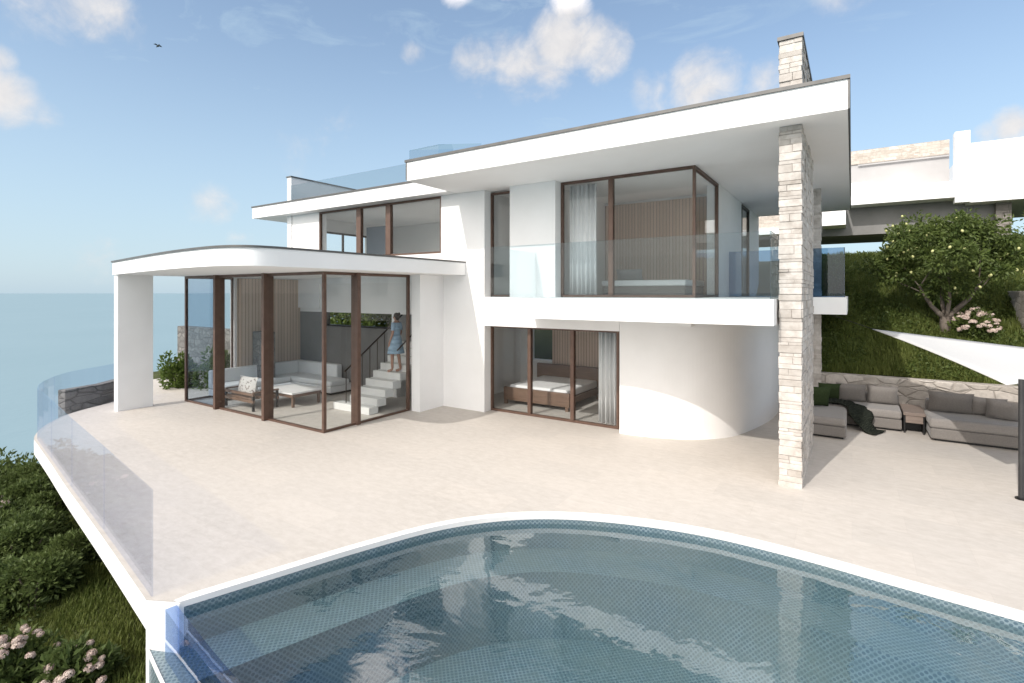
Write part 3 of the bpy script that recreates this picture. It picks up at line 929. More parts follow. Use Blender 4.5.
# ------------------------------------------------------------------ garden walls, railings
m = MB().box(-1.2, 9.0, 15.6, 15.95, -.05, 1.03)
tag(m.build('stone_wall', M['rubble'], bevel=.02), 'low pale rubble stone retaining wall behind the outdoor sofas below the grass slope', 'wall')
tag(MB().wall([(-17.46, 5.02), (-17.78, 5.95), (-18.35, 6.65)], .26, -.6, .52).build('stone_wall', M['rubbledark'], bevel=.02), 'low weathered grey stone wall at the far left end of the terrace', 'wall')
tag(MB().box(-20.9, -15.2, 9.28, 9.6, -.3, 1.88).build('stone_wall', M['rubbledark'], bevel=.02), 'tall grey stone wall behind the glass room on the sea side', 'wall')
tag(MB().box(3.55, 4.1, 17.6, 21.5, 1.2, 3.15).build('stone_wall', M['rubble'], bevel=.02), 'pale stone wall on the slope at the far right beside the flowering shrub', 'wall')

gl = thing('glass_balustrade', 'frameless clear glass balustrade along the curved seaward terrace edge', 'railing', (-12, 3.3, 0))
GE = offset(EDGE, -.05)
L = arclen(GE)
cuts = [0, 2.25, 4.5, 6.7, 8.6, 9.6, 10.4, 11.2, 12.1, 13.1]


def at_len(poly, L, t):
    for k in range(len(L) - 1):
        if L[k + 1] >= t:
            f = (t - L[k]) / max(1e-6, L[k + 1] - L[k])
            return (poly[k][0] + (poly[k + 1][0] - poly[k][0]) * f, poly[k][1] + (poly[k + 1][1] - poly[k][1]) * f)
    return poly[-1]


for a, c in zip(cuts[:-1], cuts[1:]):
    pa, pc = at_len(GE, L, a + .01), at_len(GE, L, c - .01)
    MB().wall([pa, at_len(GE, L, (a + c) / 2), pc], -.015, .004, 1.09).build('pane', M['seaglass'], gl)

gr2 = thing('glass_balustrade', 'short glass balustrade with black post at the right edge of the terrace', 'railing', (1.75, 9.6, 0))
MB().box(2.02, 3.6, 9.50, 9.515, .05, 1.1).build('pane', M['seaglass'], gr2)
MB().box(2.0, 2.02, 9.47, 9.54, .004, 1.12).build('post', M['fabriclight'], gr2)

# ------------------------------------------------------------------ vegetation
def leaf(mb, p, d, n, ln, wd, bend=.25):
    """one leaf: 6-vertex blade folded a little along its length"""
    d = d.normalized(); sd_ = d.cross(n)
    if sd_.length < 1e-3: sd_ = d.cross(Vector((1, .3, .2)))
    sd_.normalize(); nn = sd_.cross(d)
    i = len(mb.v)
    m1 = p + d * ln * .45 + nn * ln * bend * .3
    t = p + d * ln - nn * ln * bend * .4
    mb.v += [tuple(p), tuple(m1 + sd_ * wd * .5), tuple(t), tuple(m1 - sd_ * wd * .5)]
    mb.f.append((i, i + 1, i + 2, i + 3))


def rv(R): 
    while True:
        v = Vector((R.uniform(-1, 1), R.uniform(-1, 1), R.uniform(-1, 1)))
        if .05 < v.length < 1: return v.normalized()


def shrub_mesh(seed, n, leafl, rx, rz, lump=.35, nl=16):
    """lumpy dome of leaves, base at z=0, radius about rx, height about rz"""
    R = random.Random(seed); mb = MB()
    lumps = []
    for k in range(nl):
        v = rv(R); v.z = abs(v.z)
        q = R.uniform(.35, .72)
        lumps.append((Vector((v.x * rx * q, v.y * rx * q, v.z * rz * q + rz * .12)), R.uniform(.26, .46)))
    for k in range(n):
        c, rr = R.choice(lumps)
        v = rv(R)
        q = R.uniform(.55, 1.05) ** .6
        p = c + Vector((v.x * rx, v.y * rx, v.z * rz)) * rr * q
        if p.z < 0: continue
        dd = (v + rv(R) * .8 + Vector((0, 0, .35)))
        leaf(mb, p, dd, rv(R) + v, leafl * R.uniform(.7, 1.25), leafl * R.uniform(.4, .6))
    return mb


def make_shrub(seed, n, leafl, rx, rz, mat, label, cat='shrub', group=None, name='shrub'):
    root = thing(name, label, cat, (0, 0, 0), group)
    shrub_mesh(seed, n, leafl, rx, rz).build('foliage', mat, root)
    R = random.Random(seed + 5)
    st = MB()
    for k in range(6):
        v = rv(R)
        st.tube([(v.x * .05, v.y * .05, -.1), (v.x * rx * .25, v.y * rx * .25, rz * .3), (v.x * rx * .5, v.y * rx * .5, rz * .62)], [.02, .014, .006], 5)
    st.build('stem', M['bark'], root)
    return root


GS = 'dark green shrubs on the bank below the terrace'
LS = 'rounded dark green shrub packed among others on the bank below the terrace edge'
protos = [make_shrub(11 + k, 3000, .085, .62, .78, M['leaf_dark'], LS, group=GS) for k in range(3)]
R = random.Random(4)
spots = []
for k in range(900):
    x = R.uniform(-17.6, -7.2)
    e = edge_y(max(x, -14.5))
    y = R.uniform(e - 2.8, e + .02)
    # shrubs fill the far part of the bank; near the camera the lawn is open
    if x > -9.2 and y > e - .8: continue
    if x > -8.4: continue
    if x < -15.2 and y > 3.7 + (x + 15.2) * .2: continue
    if any((x - a) ** 2 + (y - c) ** 2 < .56 ** 2 for a, c, _ in spots): continue
    spots.append((x, y, R.uniform(.75, 1.15)))
    if len(spots) > 66: break
for k, (x, y, sc_) in enumerate(spots):
    o = protos[k] if k < 3 else copy_thing(protos[k % 3])
    g = ground(x, y)
    # keep crowns below the slab edge
    top_lim = -.42 - g
    hz = min(sc_, max(.55, top_lim / .82)) if edge_y(max(x, -14.5)) - y < .8 else sc_
    o.location = (x, y, g); o.rotation_euler = (0, 0, R.uniform(0, 6.3)); o.scale = (sc_, sc_, hz)


def flower_shrub(seed, label, loc, rx, rz, nf, fr, leafmat, group=None):
    root = thing('flowering_shrub', label, 'shrub', (0, 0, 0), group)
    shrub_mesh(seed, 1700, .10, rx, rz).build('foliage', leafmat, root)
    R = random.Random(seed + 1)
    me = None
    for k in range(nf):
        v = rv(R); v.z = abs(v.z) * .9 + .25; v.normalize()
        v = (v + Vector((.05, -.35, .1))).normalized()
        p = Vector((v.x * rx * R.uniform(.75, .95), v.y * rx * R.uniform(.75, .95), max(.1, v.z) * rz * R.uniform(.92, 1.08)))
        if me is None:
            mb = MB()
            for q in range(80):
                d = rv(R); d.z = abs(d.z) - .25
                c = Vector((d.x, d.y, d.z * .7)) * fr
                for w_ in range(4):
                    an = w_ * math.pi / 2 + R.uniform(0, .6)
                    t1 = d.cross(Vector((.3, .2, 1))).normalized(); t2 = d.cross(t1)
                    leaf(mb, c, t1 * math.cos(an) + t2 * math.sin(an) + d * .4, d, fr * .36, fr * .32, .1)
            o = mb.build('flower_head', M['petal'], root, local=True); me = o.data
        else:
            o = bpy.data.objects.new('flower_head', me); COL.objects.link(o); o.parent = root
        o.location = p
        sc_ = R.uniform(.7, 1.15)
        o.scale = (sc_, sc_, sc_); o.rotation_euler = (R.uniform(-.4, .4), R.uniform(-.4, .4), R.uniform(0, 6))
    root.location = loc
    return root


flower_shrub(71, 'pink flowering shrub at the bottom of the lawn nearest the white pool wall', (-6.72, 2.06, ground(-6.72, 2.06) - .05), .42, .50, 34, .042, M['leaf_dark'])
flower_shrub(72, 'pink flowering shrub at the lower left corner in front of dark shrubs', (-7.5, 1.76, ground(-7.5, 1.76) - .05), .46, .62, 34, .042, M['leaf_dark'])
flower_shrub(75, 'small pink flowering shrub at the left edge half hidden among dark shrubs', (-12.6, 2.55, ground(-12.6, 2.55)), .45, .85, 8, .08, M['leaf_dark'])
flower_shrub(73, 'pale pink flowering shrub beside the trunk of the lemon tree', (2.62, 17.6, ground(2.62, 17.6) - .05), .62, .74, 44, .066, M['leaf_lemon'])

o = make_shrub(41, 2600, .12, .62, 1.15, M['leaf_bright'], 'leafy bright green bush beyond the white column at the end of the terrace', name='bush')
o.location = (-18.5, 8.25, .003)
o = make_shrub(42, 2600, .12, .75, 1.25, M['leaf_bright'], 'leafy green bush against the tall grey wall seen through the end glass', name='bush')
o.location = (-17.3, 8.8, .003)
o = make_shrub(43, 3000, .10, 1.0, 1.5, M['leaf_lemon'], 'dense green bush on the hillside at the right edge beyond the stone pillar', name='bush')
o.location = (5.6, 23.0, ground(5.6, 23.0))
hed = thing('hedge', 'green hedge on the bank seen through the slot window of the living room', 'hedge', (-15.5, 14.8, 0))
mb = MB(); R = random.Random(8)
for k in range(12000):
    p = Vector((R.uniform(-19.5, -12.0), R.uniform(14.3, 15.2), R.uniform(.1, 2.85) + .1 * math.sin(k)))
    leaf(mb, p, rv(R), rv(R), .2, .11)
mb.build('foliage', M['leaf_bright'], hed)

# grass: one mass on the slope, one on the bank lawn
def grass(name, n, region, hmin, hmax, seed, wd=.012, keep=None):
    R = random.Random(seed); mb = MB()
    for k in range(n):
        x, y = region(R)
        if keep and not keep(x, y): continue
        z = ground(x, y) - .02
        cl = .5 + .5 * mnoise.noise(Vector((x * 1.6, y * 1.6, 7)))
        h = R.uniform(hmin, hmax) * (.55 + .9 * cl)
        a = R.uniform(0, 6.283); l = R.uniform(.1, .55) * h
        dx, dy = math.cos(a), math.sin(a)
        wx, wy = -dy * wd, dx * wd
        i = len(mb.v)
        mb.v += [(x - wx, y - wy, z), (x + wx, y + wy, z), (x + dx * l * .4 + wx * .7, y + dy * l * .4 + wy * .7, z + h * .6), (x + dx * l * .4 - wx * .7, y + dy * l * .4 - wy * .7, z + h * .6), (x + dx * l, y + dy * l, z + h)]
        mb.f += [(i, i + 1, i + 2, i + 3), (i + 3, i + 2, i + 4)]
    o = mb.build(name, M['grass'])
    struct(o, 'stuff')
    return o


def reg_hill(R):
    y = 15.9 + (R.random() ** 1.25) * 7.2
    return R.uniform(-2.2, 8.5), y


grass('grass', 95000, reg_hill, .10, .26, 3, .013)


def reg_lawn(R):
    x = R.uniform(-12.5, -5.2)
    return x, edge_y(x) + R.uniform(-2.6, .5)


grass('grass', 60000, reg_lawn, .05, .13, 5, .007)

mb = MB(); R = random.Random(77)
for k in range(60000):
    x, y = reg_hill(R)
    if mnoise.noise(Vector((x * .8, y * .8, 2))) < -.12: continue
    p = Vector((x, y, ground(x, y) + R.uniform(0, .16)))
    leaf(mb, p, rv(R) + Vector((0, -.2, .5)), rv(R) + Vector((0, 0, 1)), R.uniform(.06, .13), R.uniform(.035, .065))
struct(mb.build('ground_cover', M['leaf_lemon']), 'stuff')

# lemon tree
TB = Vector((2.08, 17.7, ground(2.08, 17.7) - .05))
tree = thing('lemon_tree', 'lemon tree with pale fruit and a forked trunk on the grass slope', 'tree', TB)
R = random.Random(21)
tr = MB(); tips = []


def limb(p, d, ln, r0, depth):
    pts = [p]; rr = [r0]; q = p.copy(); dd = d.normalized()
    for k in range(5):
        dd = (dd + rv(R) * .16 + Vector((0, 0, .06))).normalized()
        q = q + dd * ln / 5
        pts.append(q.copy()); rr.append(r0 * (1 - .13 * (k + 1)))
    tr.tube(pts, rr, 8 if depth < 2 else 5)
    if depth >= 3:
        tips.append((q, dd)); tips.append((pts[3], dd)); return
    nb = (3, 3, 3)[depth]
    for k in range(nb):
        sp = rv(R); sp.z *= .5
        nd = (dd + sp * (.85 if depth else .7)).normalized()
        if nd.z < -.05: nd.z = abs(nd.z) * .5
        limb(pts[-1] if k else pts[-2], nd, ln * R.uniform(.62, .82), rr[-1] * .74, depth + 1)


a0 = TB + Vector((0, 0, 0))
tr.tube([a0, a0 + Vector((-.03, 0, .25)), a0 + Vector((-.02, 0, .5))], [.15, .12, .115], 10)
fork = a0 + Vector((-.02, 0, .45))
limb(fork, Vector((-.75, -.2, .75)), 1.05, .075, 1)
limb(fork, Vector((.75, .25, .85)), 1.15, .085, 1)
limb(fork, Vector((.15, -.35, 1.0)), 1.1, .06, 1)
limb(fork, Vector((-.2, .5, 1.0)), 1.2, .06, 1)
tr.build('trunk', M['bark'], tree, smooth=True)
cc = TB + Vector((.0, 0, 2.1))
cr = MB()
cl_pts = [t[0] for t in tips]
for k in range(60):
    v = rv(R)
    q = R.uniform(.5, 1.0)
    p = cc + Vector((v.x * 1.85, v.y * 1.6, v.z * 1.15)) * q
    if p.z > TB.z + 1.15: cl_pts.append(p)
cl_pts = [p for p in cl_pts if p.z > TB.z + 1.0 and ((p - cc).x / 1.95) ** 2 + ((p - cc).z / 1.4) ** 2 < 1.05]
for p in cl_pts:
    rad = R.uniform(.22, .42)
    for k in range(R.randint(95, 150)):
        v = rv(R); q = p + Vector((v.x, v.y, v.z * .8)) * rad * R.uniform(.2, 1.0)
        dd = v + rv(R) * .7 + Vector((0, 0, -.15))
        leaf(cr, q, dd, rv(R) + Vector((0, 0, .8)), R.uniform(.09, .15), R.uniform(.045, .065))
cr.build('crown', M['leaf_lemon'], tree)
me = None
camp = Vector((0, 0, CAMZ))
for k in range(48):
    p = R.choice(cl_pts); v = rv(R)
    q = p + v * .3
    tow = (camp - cc).normalized()
    q = q + tow * R.uniform(.15, .55)
    if me is None:
        mb = MB().ball((0, 0, 0), .031, 10, 8, (1, 1, 1.25)); o = mb.build('lemon', M['lemon'], tree, smooth=True, local=True); me = o.data
    else:
        o = bpy.data.objects.new('lemon', me); COL.objects.link(o); o.parent = tree
    o.location = q - TB
    o.rotation_euler = (R.uniform(-.5, .5), R.uniform(-.5, .5), 0)

# ------------------------------------------------------------------ outdoor lounge
def cushion(w, h, t, mat, name, parent=None, puff=.25, n=8):
    """soft pillow standing in XZ, thickness along Y, centre at origin, base at z=0"""
    mb = MB(); idx = {}
    for sgn in (-1, 1):
        for j in range(n + 1):
            for i in range(n + 1):
                u, v = -1 + 2 * i / n, -1 + 2 * j / n
                e = ((1 - abs(u) ** 2.6) * (1 - abs(v) ** 2.6)) ** .42
                pin = 1 - .07 * (1 - abs(u) ** 2) * abs(v) ** 4 * 1.0
                pin2 = 1 - .07 * (1 - abs(v) ** 2) * abs(u) ** 4
                mb.v.append((u * w / 2 * pin2, sgn * t / 2 * e, h / 2 + v * h / 2 * pin))
    N = (n + 1) ** 2
    for sgn in (0, 1):
        for j in range(n):
            for i in range(n):
                k = sgn * N + j * (n + 1) + i
                q = (k, k + 1, k + n + 2, k + n + 1)
                mb.f.append(q if sgn == 0 else q[::-1])
    o = mb.build(name, mat, parent, smooth=True, local=True)
    return o


def place(o, loc, rz=0.0, tilt=0.0, roll=0.0):
    o.location = loc; o.rotation_euler = (tilt, roll, rz)
    return o


FA, FL = M['fabric'], M['fabriclight']
RZ = math.radians(2.5)
# left sectional: chaise + seat
sf = thing('outdoor_sofa', 'grey low outdoor sectional sofa with chaise left of the dark side table', 'sofa', (-.1, 14.6, 0))
MB().box(-.62, .93, 14.4, 15.5, .05, .27).build('base', FA, sf, bevel=.03)
MB().box(-.62, .93, 14.38, 15.3, .275, .47).build('seat', FL, sf, bevel=.06, seg=3)
MB().box(-.66, .93, 15.3, 15.52, .1, .68).build('backrest', FA, sf, bevel=.05, seg=3)
MB().box(-1.0, -.10, 12.95, 14.36, .05, .27).build('base', FA, sf, bevel=.03)
MB().box(-1.0, -.10, 12.93, 14.37, .275, .45).build('chaise', FL, sf, bevel=.06, seg=3)
MB().box(-.6, .9, 14.5, 15.4, 0.003, .05).box(-.95, -.15, 13.05, 14.4, 0.003, .05).build('plinth', M['black'], sf)
sf2 = thing('outdoor_sofa', 'grey low outdoor sofa right of the dark side table under the sail', 'sofa', (2.6, 14.5, 0))
MB().box(1.38, 3.9, 13.92, 15.2, .05, .27).build('base', FA, sf2, bevel=.03)
MB().box(1.36, 3.92, 13.90, 14.95, .275, .48).build('seat', FL, sf2, bevel=.06, seg=3)
MB().box(1.40, 3.9, 14.95, 15.22, .1, .70).build('backrest', FA, sf2, bevel=.05, seg=3)
MB().box(1.45, 3.85, 14.0, 15.1, 0.003, .05).build('plinth', M['black'], sf2)
ft = thing('side_table', 'dark open side table between the two outdoor sofas', 'table', (1.14, 14.7, 0))
MB().box(.95, 1.34, 14.35, 15.4, .40, .47).build('tabletop', M['tabletop'], ft, bevel=.008)
MB().box(.993, 1.297, 14.37, 14.40, .24, .398).build('drawer_front', M['tabletop'], ft)
MB().box(.96, .99, 14.4, 15.35, .003, .398).build('side_panel', M['black'], ft)
MB().box(1.30, 1.33, 14.4, 15.35, .003, .398).build('side_panel', M['black'], ft)
MB().box(.99, 1.30, 14.75, 14.85, .003, .398).build('back_panel', M['black'], ft)

place(tag(cushion(.62, .46, .22, FA, 'cushion'), 'grey back cushion on the left sofa next to the green pillow', 'cushion', 'grey sofa cushions'), (-.02, 15.12, .46), 0, .22)
place(tag(cushion(.62, .46, .22, FA, 'cushion'), 'grey back cushion on the left sofa next to the side table', 'cushion', 'grey sofa cushions'), (.60, 15.14, .46), 0, .22)
place(tag(cushion(.78, .48, .24, FA, 'cushion'), 'wide grey back cushion at the left end of the right sofa', 'cushion', 'grey sofa cushions'), (1.80, 14.8, .47), 0, .22)
place(tag(cushion(.62, .42, .22, FL, 'cushion'), 'pale grey cushion leaning behind another in the middle of the right sofa', 'cushion', 'grey sofa cushions'), (2.42, 14.84, .47), -.1, .2)
place(tag(cushion(.56, .44, .20, FL, 'cushion'), 'small grey pillow tilted forward in the middle of the right sofa', 'cushion', 'grey sofa cushions'), (2.62, 14.58, .47), -.28, .3, .06)
place(tag(cushion(.5, .44, .2, M['green'], 'pillow'), 'olive green pillow in the corner of the left sofa', 'pillow'), (-.48, 15.06, .46), .2, .25)
place(tag(cushion(.46, .5, .2, M['green'], 'pillow'), 'dark green pillow standing on the chaise beside the stone fin', 'pillow'), (-.66, 14.1, .45), .5, .25)
# throw blanket: over the seat corner, down to the ground
mb = MB()
path = [(-.72, 14.75, .50), (-.45, 14.62, .515), (-.15, 14.5, .50), (.08, 14.30, .47), (.18, 14.18, .34), (.24, 14.10, .16), (.34, 14.02, .05), (.52, 13.94, .035)]
pp = crspline(path, 5)
A, B = [], []
rows = []
for k, p in enumerate(pp):
    d = (pp[min(k + 1, len(pp) - 1)] - pp[max(k - 1, 0)]); d.z = 0; d.normalize()
    sdv = Vector((-d.y, d.x, 0)); row = []
    for j in range(9):
        t = -1 + j / 4
        wv = .035 * math.sin(j * 2.3 + k * .5) + .02 * math.sin(j * 4.1 - k * .9)
        row.append(p + sdv * t * (.23 + .05 * math.sin(k * .4)) + Vector((0, 0, abs(wv))))
    rows.append(row)
for r0, r1 in zip(rows[:-1], rows[1:]): mb.strip(r0, r1)
o = mb.build('throw_blanket', M['throw'], smooth=True)
md = o.modifiers.new('sol', 'SOLIDIFY'); md.thickness = .025; md.offset = 1
tag(o, 'dark green fringed throw draped over the left sofa onto the paving', 'blanket')

# shade sail
def cam_pt(px, py, D):
    k = (px - CX) / F * D
    return Vector((k * CO - D * SI, k * SI + D * CO, CAMZ - (py - HY) / F * D))


sa, sb, sc2 = Vector((.38, 14.1, 2.30)), Vector((1.95, 10.65, 1.72)), Vector((5.36, 13.5, 1.80))
n = 18; mb = MB(); grid = {}
cen = (sa + sb + sc2) / 3
for i in range(n + 1):
    for j in range(n + 1 - i):
        u, v = i / n, j / n; w_ = 1 - u - v
        p = sa * w_ + sb * u + sc2 * v
        # edges bow towards the centre
        k = 4 * (u * v * .14 + u * w_ * .10 + v * w_ * .07) * (1 - 9 * u * v * w_ * 2.0)
        p = p + (cen - p) * max(0, k) * .55 - Vector((0, 0, .5 * u * v * w_ * 9 * .4))
        grid[i, j] = len(mb.v); mb.v.append(tuple(p))
for i in range(n):
    for j in range(n - i):
        mb.f.append((grid[i, j], grid[i + 1, j], grid[i, j + 1]))
        if j < n - i - 1: mb.f.append((grid[i + 1, j], grid[i + 1, j + 1], grid[i, j + 1]))
ss = thing('shade_sail', 'white triangular shade sail stretched low over the right outdoor sofa', 'shade sail', sa)
o = mb.build('cloth', M['sail'], ss, smooth=True)
md = o.modifiers.new('sol', 'SOLIDIFY'); md.thickness = .012
MB().tube([sa, (-.66, 15.6, 2.62)], .008, 6).build('cable', M['black'], ss)
sp = thing('sail_post', 'black steel post holding the near corner of the white shade sail', 'post', (2.13, 10.72, 0))
MB().tube([(2.13, 10.72, 0), (2.13, 10.72, 1.80)], .036, 12).build('pole', M['postgrey'], sp, smooth=False)
MB().tube([(2.13, 10.72, 0.003), (2.13, 10.72, .02)], .075, 16).build('base_plate', M['black'], sp)
# ------------------------------------------------------------------ living room
sofa = thing('sectional_sofa', 'long white corner sofa inside the glass living room', 'sofa', (-15, 10, 0))
WF = M['whitefab']
MB().box(-15.9, -15.0, 7.9, 10.05, .08, .27).box(-15.9, -13.1, 10.05, 10.95, .08, .27).build('base', WF, sofa, bevel=.02)
MB().box(-15.7, -14.98, 7.9, 10.0, .275, .44).box(-15.7, -13.08, 10.03, 10.75, .275, .44).build('seat', WF, sofa, bevel=.05, seg=3)
MB().box(-15.92, -15.68, 7.9, 10.75, .275, .82).box(-15.92, -13.7, 10.74, 10.97, .275, .82).build('backrest', WF, sofa, bevel=.05, seg=3)
MB().box(-15.8, -15.1, 8.0, 10.0, .003, .08).box(-15.8, -13.2, 10.15, 10.9, .003, .08).build('plinth', M['black'], sofa)
ct = thing('coffee_table', 'low wooden coffee table with pale top in front of the white corner sofa', 'table', (-13.4, 8.9, 0))
MB().box(-14.15, -12.55, 8.4, 9.4, .36, .41).build('tabletop', M['plasterwhite'], ct, bevel=.006)
MB().box(-14.1, -12.6, 8.45, 9.35, .27, .358).build('frame', M['wood'], ct)
for x in (-14.08, -12.68):
    for y in (8.47, 9.27): MB().box(x, x + .06, y, y + .06, .003, .268).build('leg', M['wood'], ct)
ch = thing('lounge_chair', 'low slatted wooden lounge chair with patterned back cushion behind the glass', 'chair', (-13.75, 7.95, 0))
WD = M['wood']
m = MB()
for k in range(6): m.box(-14.35, -13.1, 7.62 + k * .12, 7.70 + k * .12, .30, .335)
m.build('seat', WD, ch)
MB().box(-14.42, -13.04, 7.60, 7.66, .40, .46).box(-14.42, -13.04, 8.28, 8.34, .22, .295).box(-14.42, -13.04, 7.60, 7.66, .22, .295).build('rail', WD, ch)
for x in (-14.42, -13.10):
    MB().box(x, x + .06, 7.61, 8.34, .465, .50).build('armrest', WD, ch)
    for y in (7.605, 8.275): MB().box(x, x + .055, y, y + .055, .003, .463).build('leg', M['black'], ch)
m_, bb_, out_ = new_mat('patterned_fabric')
vv = bb_.n('ShaderNodeTexVoronoi', ins={'Vector': pos(bb_), 'Scale': 13.0})
cc_ = bb_.mix(bb_.rng(vv.outputs['Distance'], .25, .45), (.20, .17, .16), (.52, .50, .48))
princ(bb_, out_, Base_Color=cc_, Roughness=.9)
place(tag(cushion(.85, .5, .18, m_, 'cushion'), 'patterned grey cushion standing on the lounge chair in the glass room', 'cushion'), (-13.75, 7.82, .34), 0, -.18)

# stairs
stp = thing('staircase', 'white stone stairs with dark balusters rising at the back of the glass room', 'stairs', (-10.8, 9.5, 0))
for k in range(1, 10):
    y0 = 9.0 + .27 * (k - 1)
    MB().box(-11.28 - (.35 if k == 1 else 0), -10.22, y0, y0 + .31, max(.004, .185 * k - .21), .185 * k).build('step', M['tread'], stp, bevel=.006)
m = MB()
for k in range(0, 8):
    y0 = 9.1 + .27 * k
    m.tube([(-11.22, y0, .185 * (k + 1)), (-11.22, y0, .185 * (k + 1) + .85)], .013, 6)
m.build('baluster', M['bronzedark'], stp)
MB().tube([(-11.22, 9.05, 1.02), (-11.22, 11.3, 2.56)], .025, 8).tube([(-10.25, 10.0, 1.55), (-10.25, 11.3, 2.45)], .02, 8).build('handrail', M['bronzedark'], stp)

# person on the stairs: one skinned body, facing local -Y
def person():
    root = thing('person', 'person in a light blue knee length dress and dark hair standing on the stairs', 'person', (-10.5, 10.2, .925), rz=math.radians(-78))
    V = []; E = []; Rr = []
    def vtx(p, r, par=None):
        V.append(p); Rr.append(r if hasattr(r, '__len__') else (r, r)); i = len(V) - 1
        if par is not None: E.append((par, i))
        return i
    pel = vtx((0, 0, .90), (.135, .095))
    sp1 = vtx((0, .01, 1.05), (.105, .08), pel)
    sp2 = vtx((0, .0, 1.22), (.125, .09), sp1)
    nk0 = vtx((0, .015, 1.36), (.075, .06), sp2)
    nk = vtx((0, .005, 1.42), .042, nk0)
    hd = vtx((0, -.01, 1.50), (.062, .075), nk)
    vtx((0, -.005, 1.58), (.06, .072), hd)
    for sx in (-1, 1):
        sh = vtx((sx * .15, .015, 1.34), .045, nk0)
        el = vtx((sx * .20, .03, 1.08), .036, sh)
        wr = vtx((sx * .20, -.06, .86), .024, el)
        pm = vtx((sx * .198, -.08, .80), (.030, .017), wr)
        for q, (dx, ln) in enumerate(((-.022, .068), (-.007, .078), (.008, .074), (.022, .058))):
            f1 = vtx((sx * .198, -.085 + dx, .765), .009, pm)
            f2 = vtx((sx * .192, -.092 + dx, .765 - ln * .5), .008, f1)
            vtx((sx * .182, -.094 + dx, .765 - ln), .0065, f2)
        t1 = vtx((sx * .185, -.112, .80), .010, pm)
        vtx((sx * .178, -.126, .765), .008, t1)
        st = .09 if sx > 0 else -.06
        hp = vtx((sx * .085, 0, .84), .085, pel)
        kn = vtx((sx * .085, -.01 - st * .6, .48), .052, hp)
        an = vtx((sx * .085, .03 - st, .085), .033, kn)
        bl = vtx((sx * .09, -.06 - st, .035), (.04, .028), an)
        vtx((sx * .09, -.13 - st, .026), (.034, .018), bl)
    me = bpy.data.meshes.new('body')
    me.from_pydata(V, E, [])
    o = bpy.data.objects.new('body', me); COL.objects.link(o); o.parent = root
    o.modifiers.new('skin', 'SKIN').use_smooth_shade = True
    for i, q in enumerate(me.skin_vertices[0].data if me.skin_vertices else []): q.radius = Rr[i]
    if not me.skin_vertices:
        bpy.context.view_layer.objects.active = o
    md = o.modifiers.new('sub', 'SUBSURF'); md.levels = 1; md.render_levels = 2
    me.materials.append(M['skin'])
    # face
    f = MB()
    for sx in (-1, 1): f.ball((sx * .026, -.073, 1.515), .009, 8, 6)
    f.build('eye', M['hair'], root, smooth=True, local=True)
    f = MB(); f.ball((0, -.085, 1.495), .012, 8, 6, (.8, 1, 1.4)); f.ball((0, -.074, 1.462), .016, 8, 6, (1.2, .5, .35))
    for sx in (-1, 1): f.ball((sx * .068, .0, 1.50), .018, 8, 6, (.4, .7, 1.1))
    f.build('face', M['skin'], root, smooth=True, local=True)
    # hair with bun
    h = MB(); h.ball((0, .018, 1.555), .083, 14, 9, (.95, 1.0, .98)); h.ball((0, .045, 1.50), .07, 12, 8, (1, .8, 1.1)); h.ball((0, .095, 1.60), .042, 10, 8)
    h.build('hair', M['hair'], root, smooth=True, local=True)
    # dress: lathe-like rings following the body
    rings_ = [(.155, .10, 1.365), (.150, .112, 1.25), (.135, .10, 1.12), (.125, .10, 1.04), (.165, .13, .93), (.20, .16, .78), (.235, .19, .62), (.255, .21, .52)]
    d = MB(); prev = None; N = 28
    for k, (rx, ry, z) in enumerate(rings_):
        ring = []
        for j in range(N):
            t = 2 * math.pi * j / N
            pl = 1 + (.05 * math.sin(7 * t) * max(0, k - 4) / 3)
            ring.append((rx * pl * math.cos(t), ry * pl * math.sin(t), z))
        if prev: d.strip(prev, ring, True)
        prev = ring
    for sx in (-1, 1): d.tube([(sx * .13, .015, 1.35), (sx * .175, .025, 1.25), (sx * .192, .028, 1.15)], [.062, .056, .052], 10, caps=False)
    o = d.build('dress', M['dress'], root, smooth=True, local=True)
    md = o.modifiers.new('sol', 'SOLIDIFY'); md.thickness = .006
    return root


def _skin_ready():
    """skin radii need a skin layer: make one through bmesh"""
    import bmesh
    for o in [q for q in COL.objects if q.name.startswith('body')]:
        pass


import bmesh
_orig_from = None


def person_fix():
    root = person()
    o = [c for c in root.children if c.name.startswith('body')][0]
    return root, o


per, body = person_fix()

# ------------------------------------------------------------------ bedrooms
def curtain(x0, x1, y, z0, z1, label, amp=.05, folds=7):
    mb = MB(); a, c = [], []
    N = folds * 10
    for k in range(N + 1):
        t = k / N; x = x0 + (x1 - x0) * t
        yy = y + amp * math.sin(t * folds * 2 * math.pi) + .012 * math.sin(t * 31)
        a.append((x, yy, z0)); c.append((x + .01 * math.sin(k), y + (yy - y) * .75, z1))
    mb.strip(a, c)
    o = mb.build('curtain', M['sheet'], smooth=True)
    md = o.modifiers.new('sol', 'SOLIDIFY'); md.thickness = .006
    return tag(o, label, 'curtain')


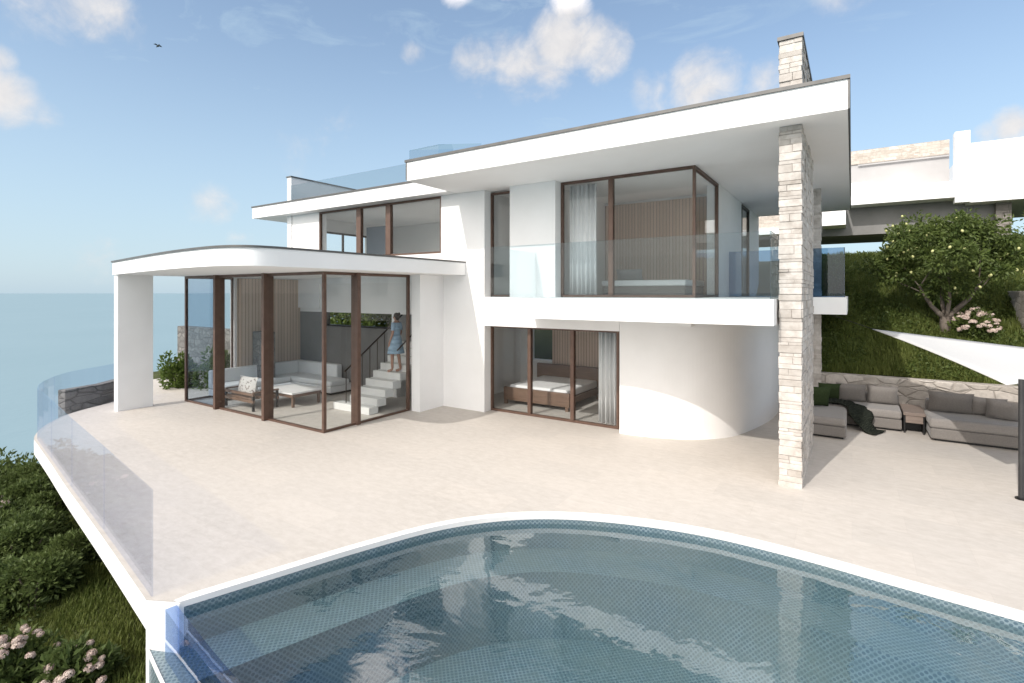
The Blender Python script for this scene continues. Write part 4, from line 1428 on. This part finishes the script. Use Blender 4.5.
curtain(-5.02, -4.47, 11.42, .04, 2.24, 'white floor length curtain at the right end of the ground floor bedroom window', folds=5)
curtain(-5.80, -5.08, 11.45, 2.99, 5.72, 'white floor length curtain at the left end of the upper bedroom corner window', folds=6)
bd = thing('bed', 'dark wooden bed with white mattress in the ground floor bedroom', 'bed', (-7.1, 13, 0))
MB().box(-8.05, -6.15, 12.05, 14.0, .18, .34).build('frame', M['wood'], bd)
MB().box(-8.12, -6.08, 11.96, 12.045, .14, .50).build('footboard', M['wood'], bd, bevel=.02)
MB().box(-8.25, -5.9, 14.005, 14.1, .1, .92).build('headboard', M['wood'], bd, bevel=.02)
MB().box(-8.0, -6.2, 12.06, 13.99, .345, .56).build('mattress', M['sheet'], bd, bevel=.06, seg=3)
for x in (-8.1, -6.2):
    for y in (11.97, 13.9): MB().box(x, x + .08, y, y + .08, .03, .18).build('leg', M['wood'], bd)
bd2 = thing('bed', 'low bed with white cover and grey base behind the upper corner window', 'bed', (-4.2, 13.2, 2.96))
MB().box(-5.4, -3.3, 12.5, 14.3, 2.965, 3.27).build('base', M['fabric'], bd2, bevel=.02)
MB().box(-5.42, -3.28, 12.48, 14.3, 3.275, 3.42).build('mattress', M['sheet'], bd2, bevel=.04, seg=3)
place(tag(cushion(.7, .36, .2, M['concrete'], 'pillow'), 'dark grey pillow on the white bed behind the upper corner window', 'pillow'), (-4.9, 13.2, 3.41), .1, .5)

# distant bird
bdm = thing('bird', 'tiny dark bird far off in the sky at the upper left', 'bird', cam_pt(158, 46, 70))
bdm.scale = (.62, .62, .62)
mb = MB(); mb.ball((0, 0, 0), .24, 10, 8, (1.9, .8, .8)); mb.ball((.5, 0, .12), .14, 8, 6)
mb.tube([(-.4, 0, 0), (-.8, 0, -.05)], [.12, .05], 6)
mb.build('body', M['bird'], bdm, smooth=True, local=True)
for sx in (-1, 1):
    mb = MB(); mb.quad((.2, sx * .12, .1), (.1, sx * .5, .3), (-.15, sx * .85, .12), (-.3, sx * .45, .2), (-.25, sx * .12, .1))
    o = mb.build('wing', M['bird'], bdm, local=True)
    md = o.modifiers.new('sol', 'SOLIDIFY'); md.thickness = .03
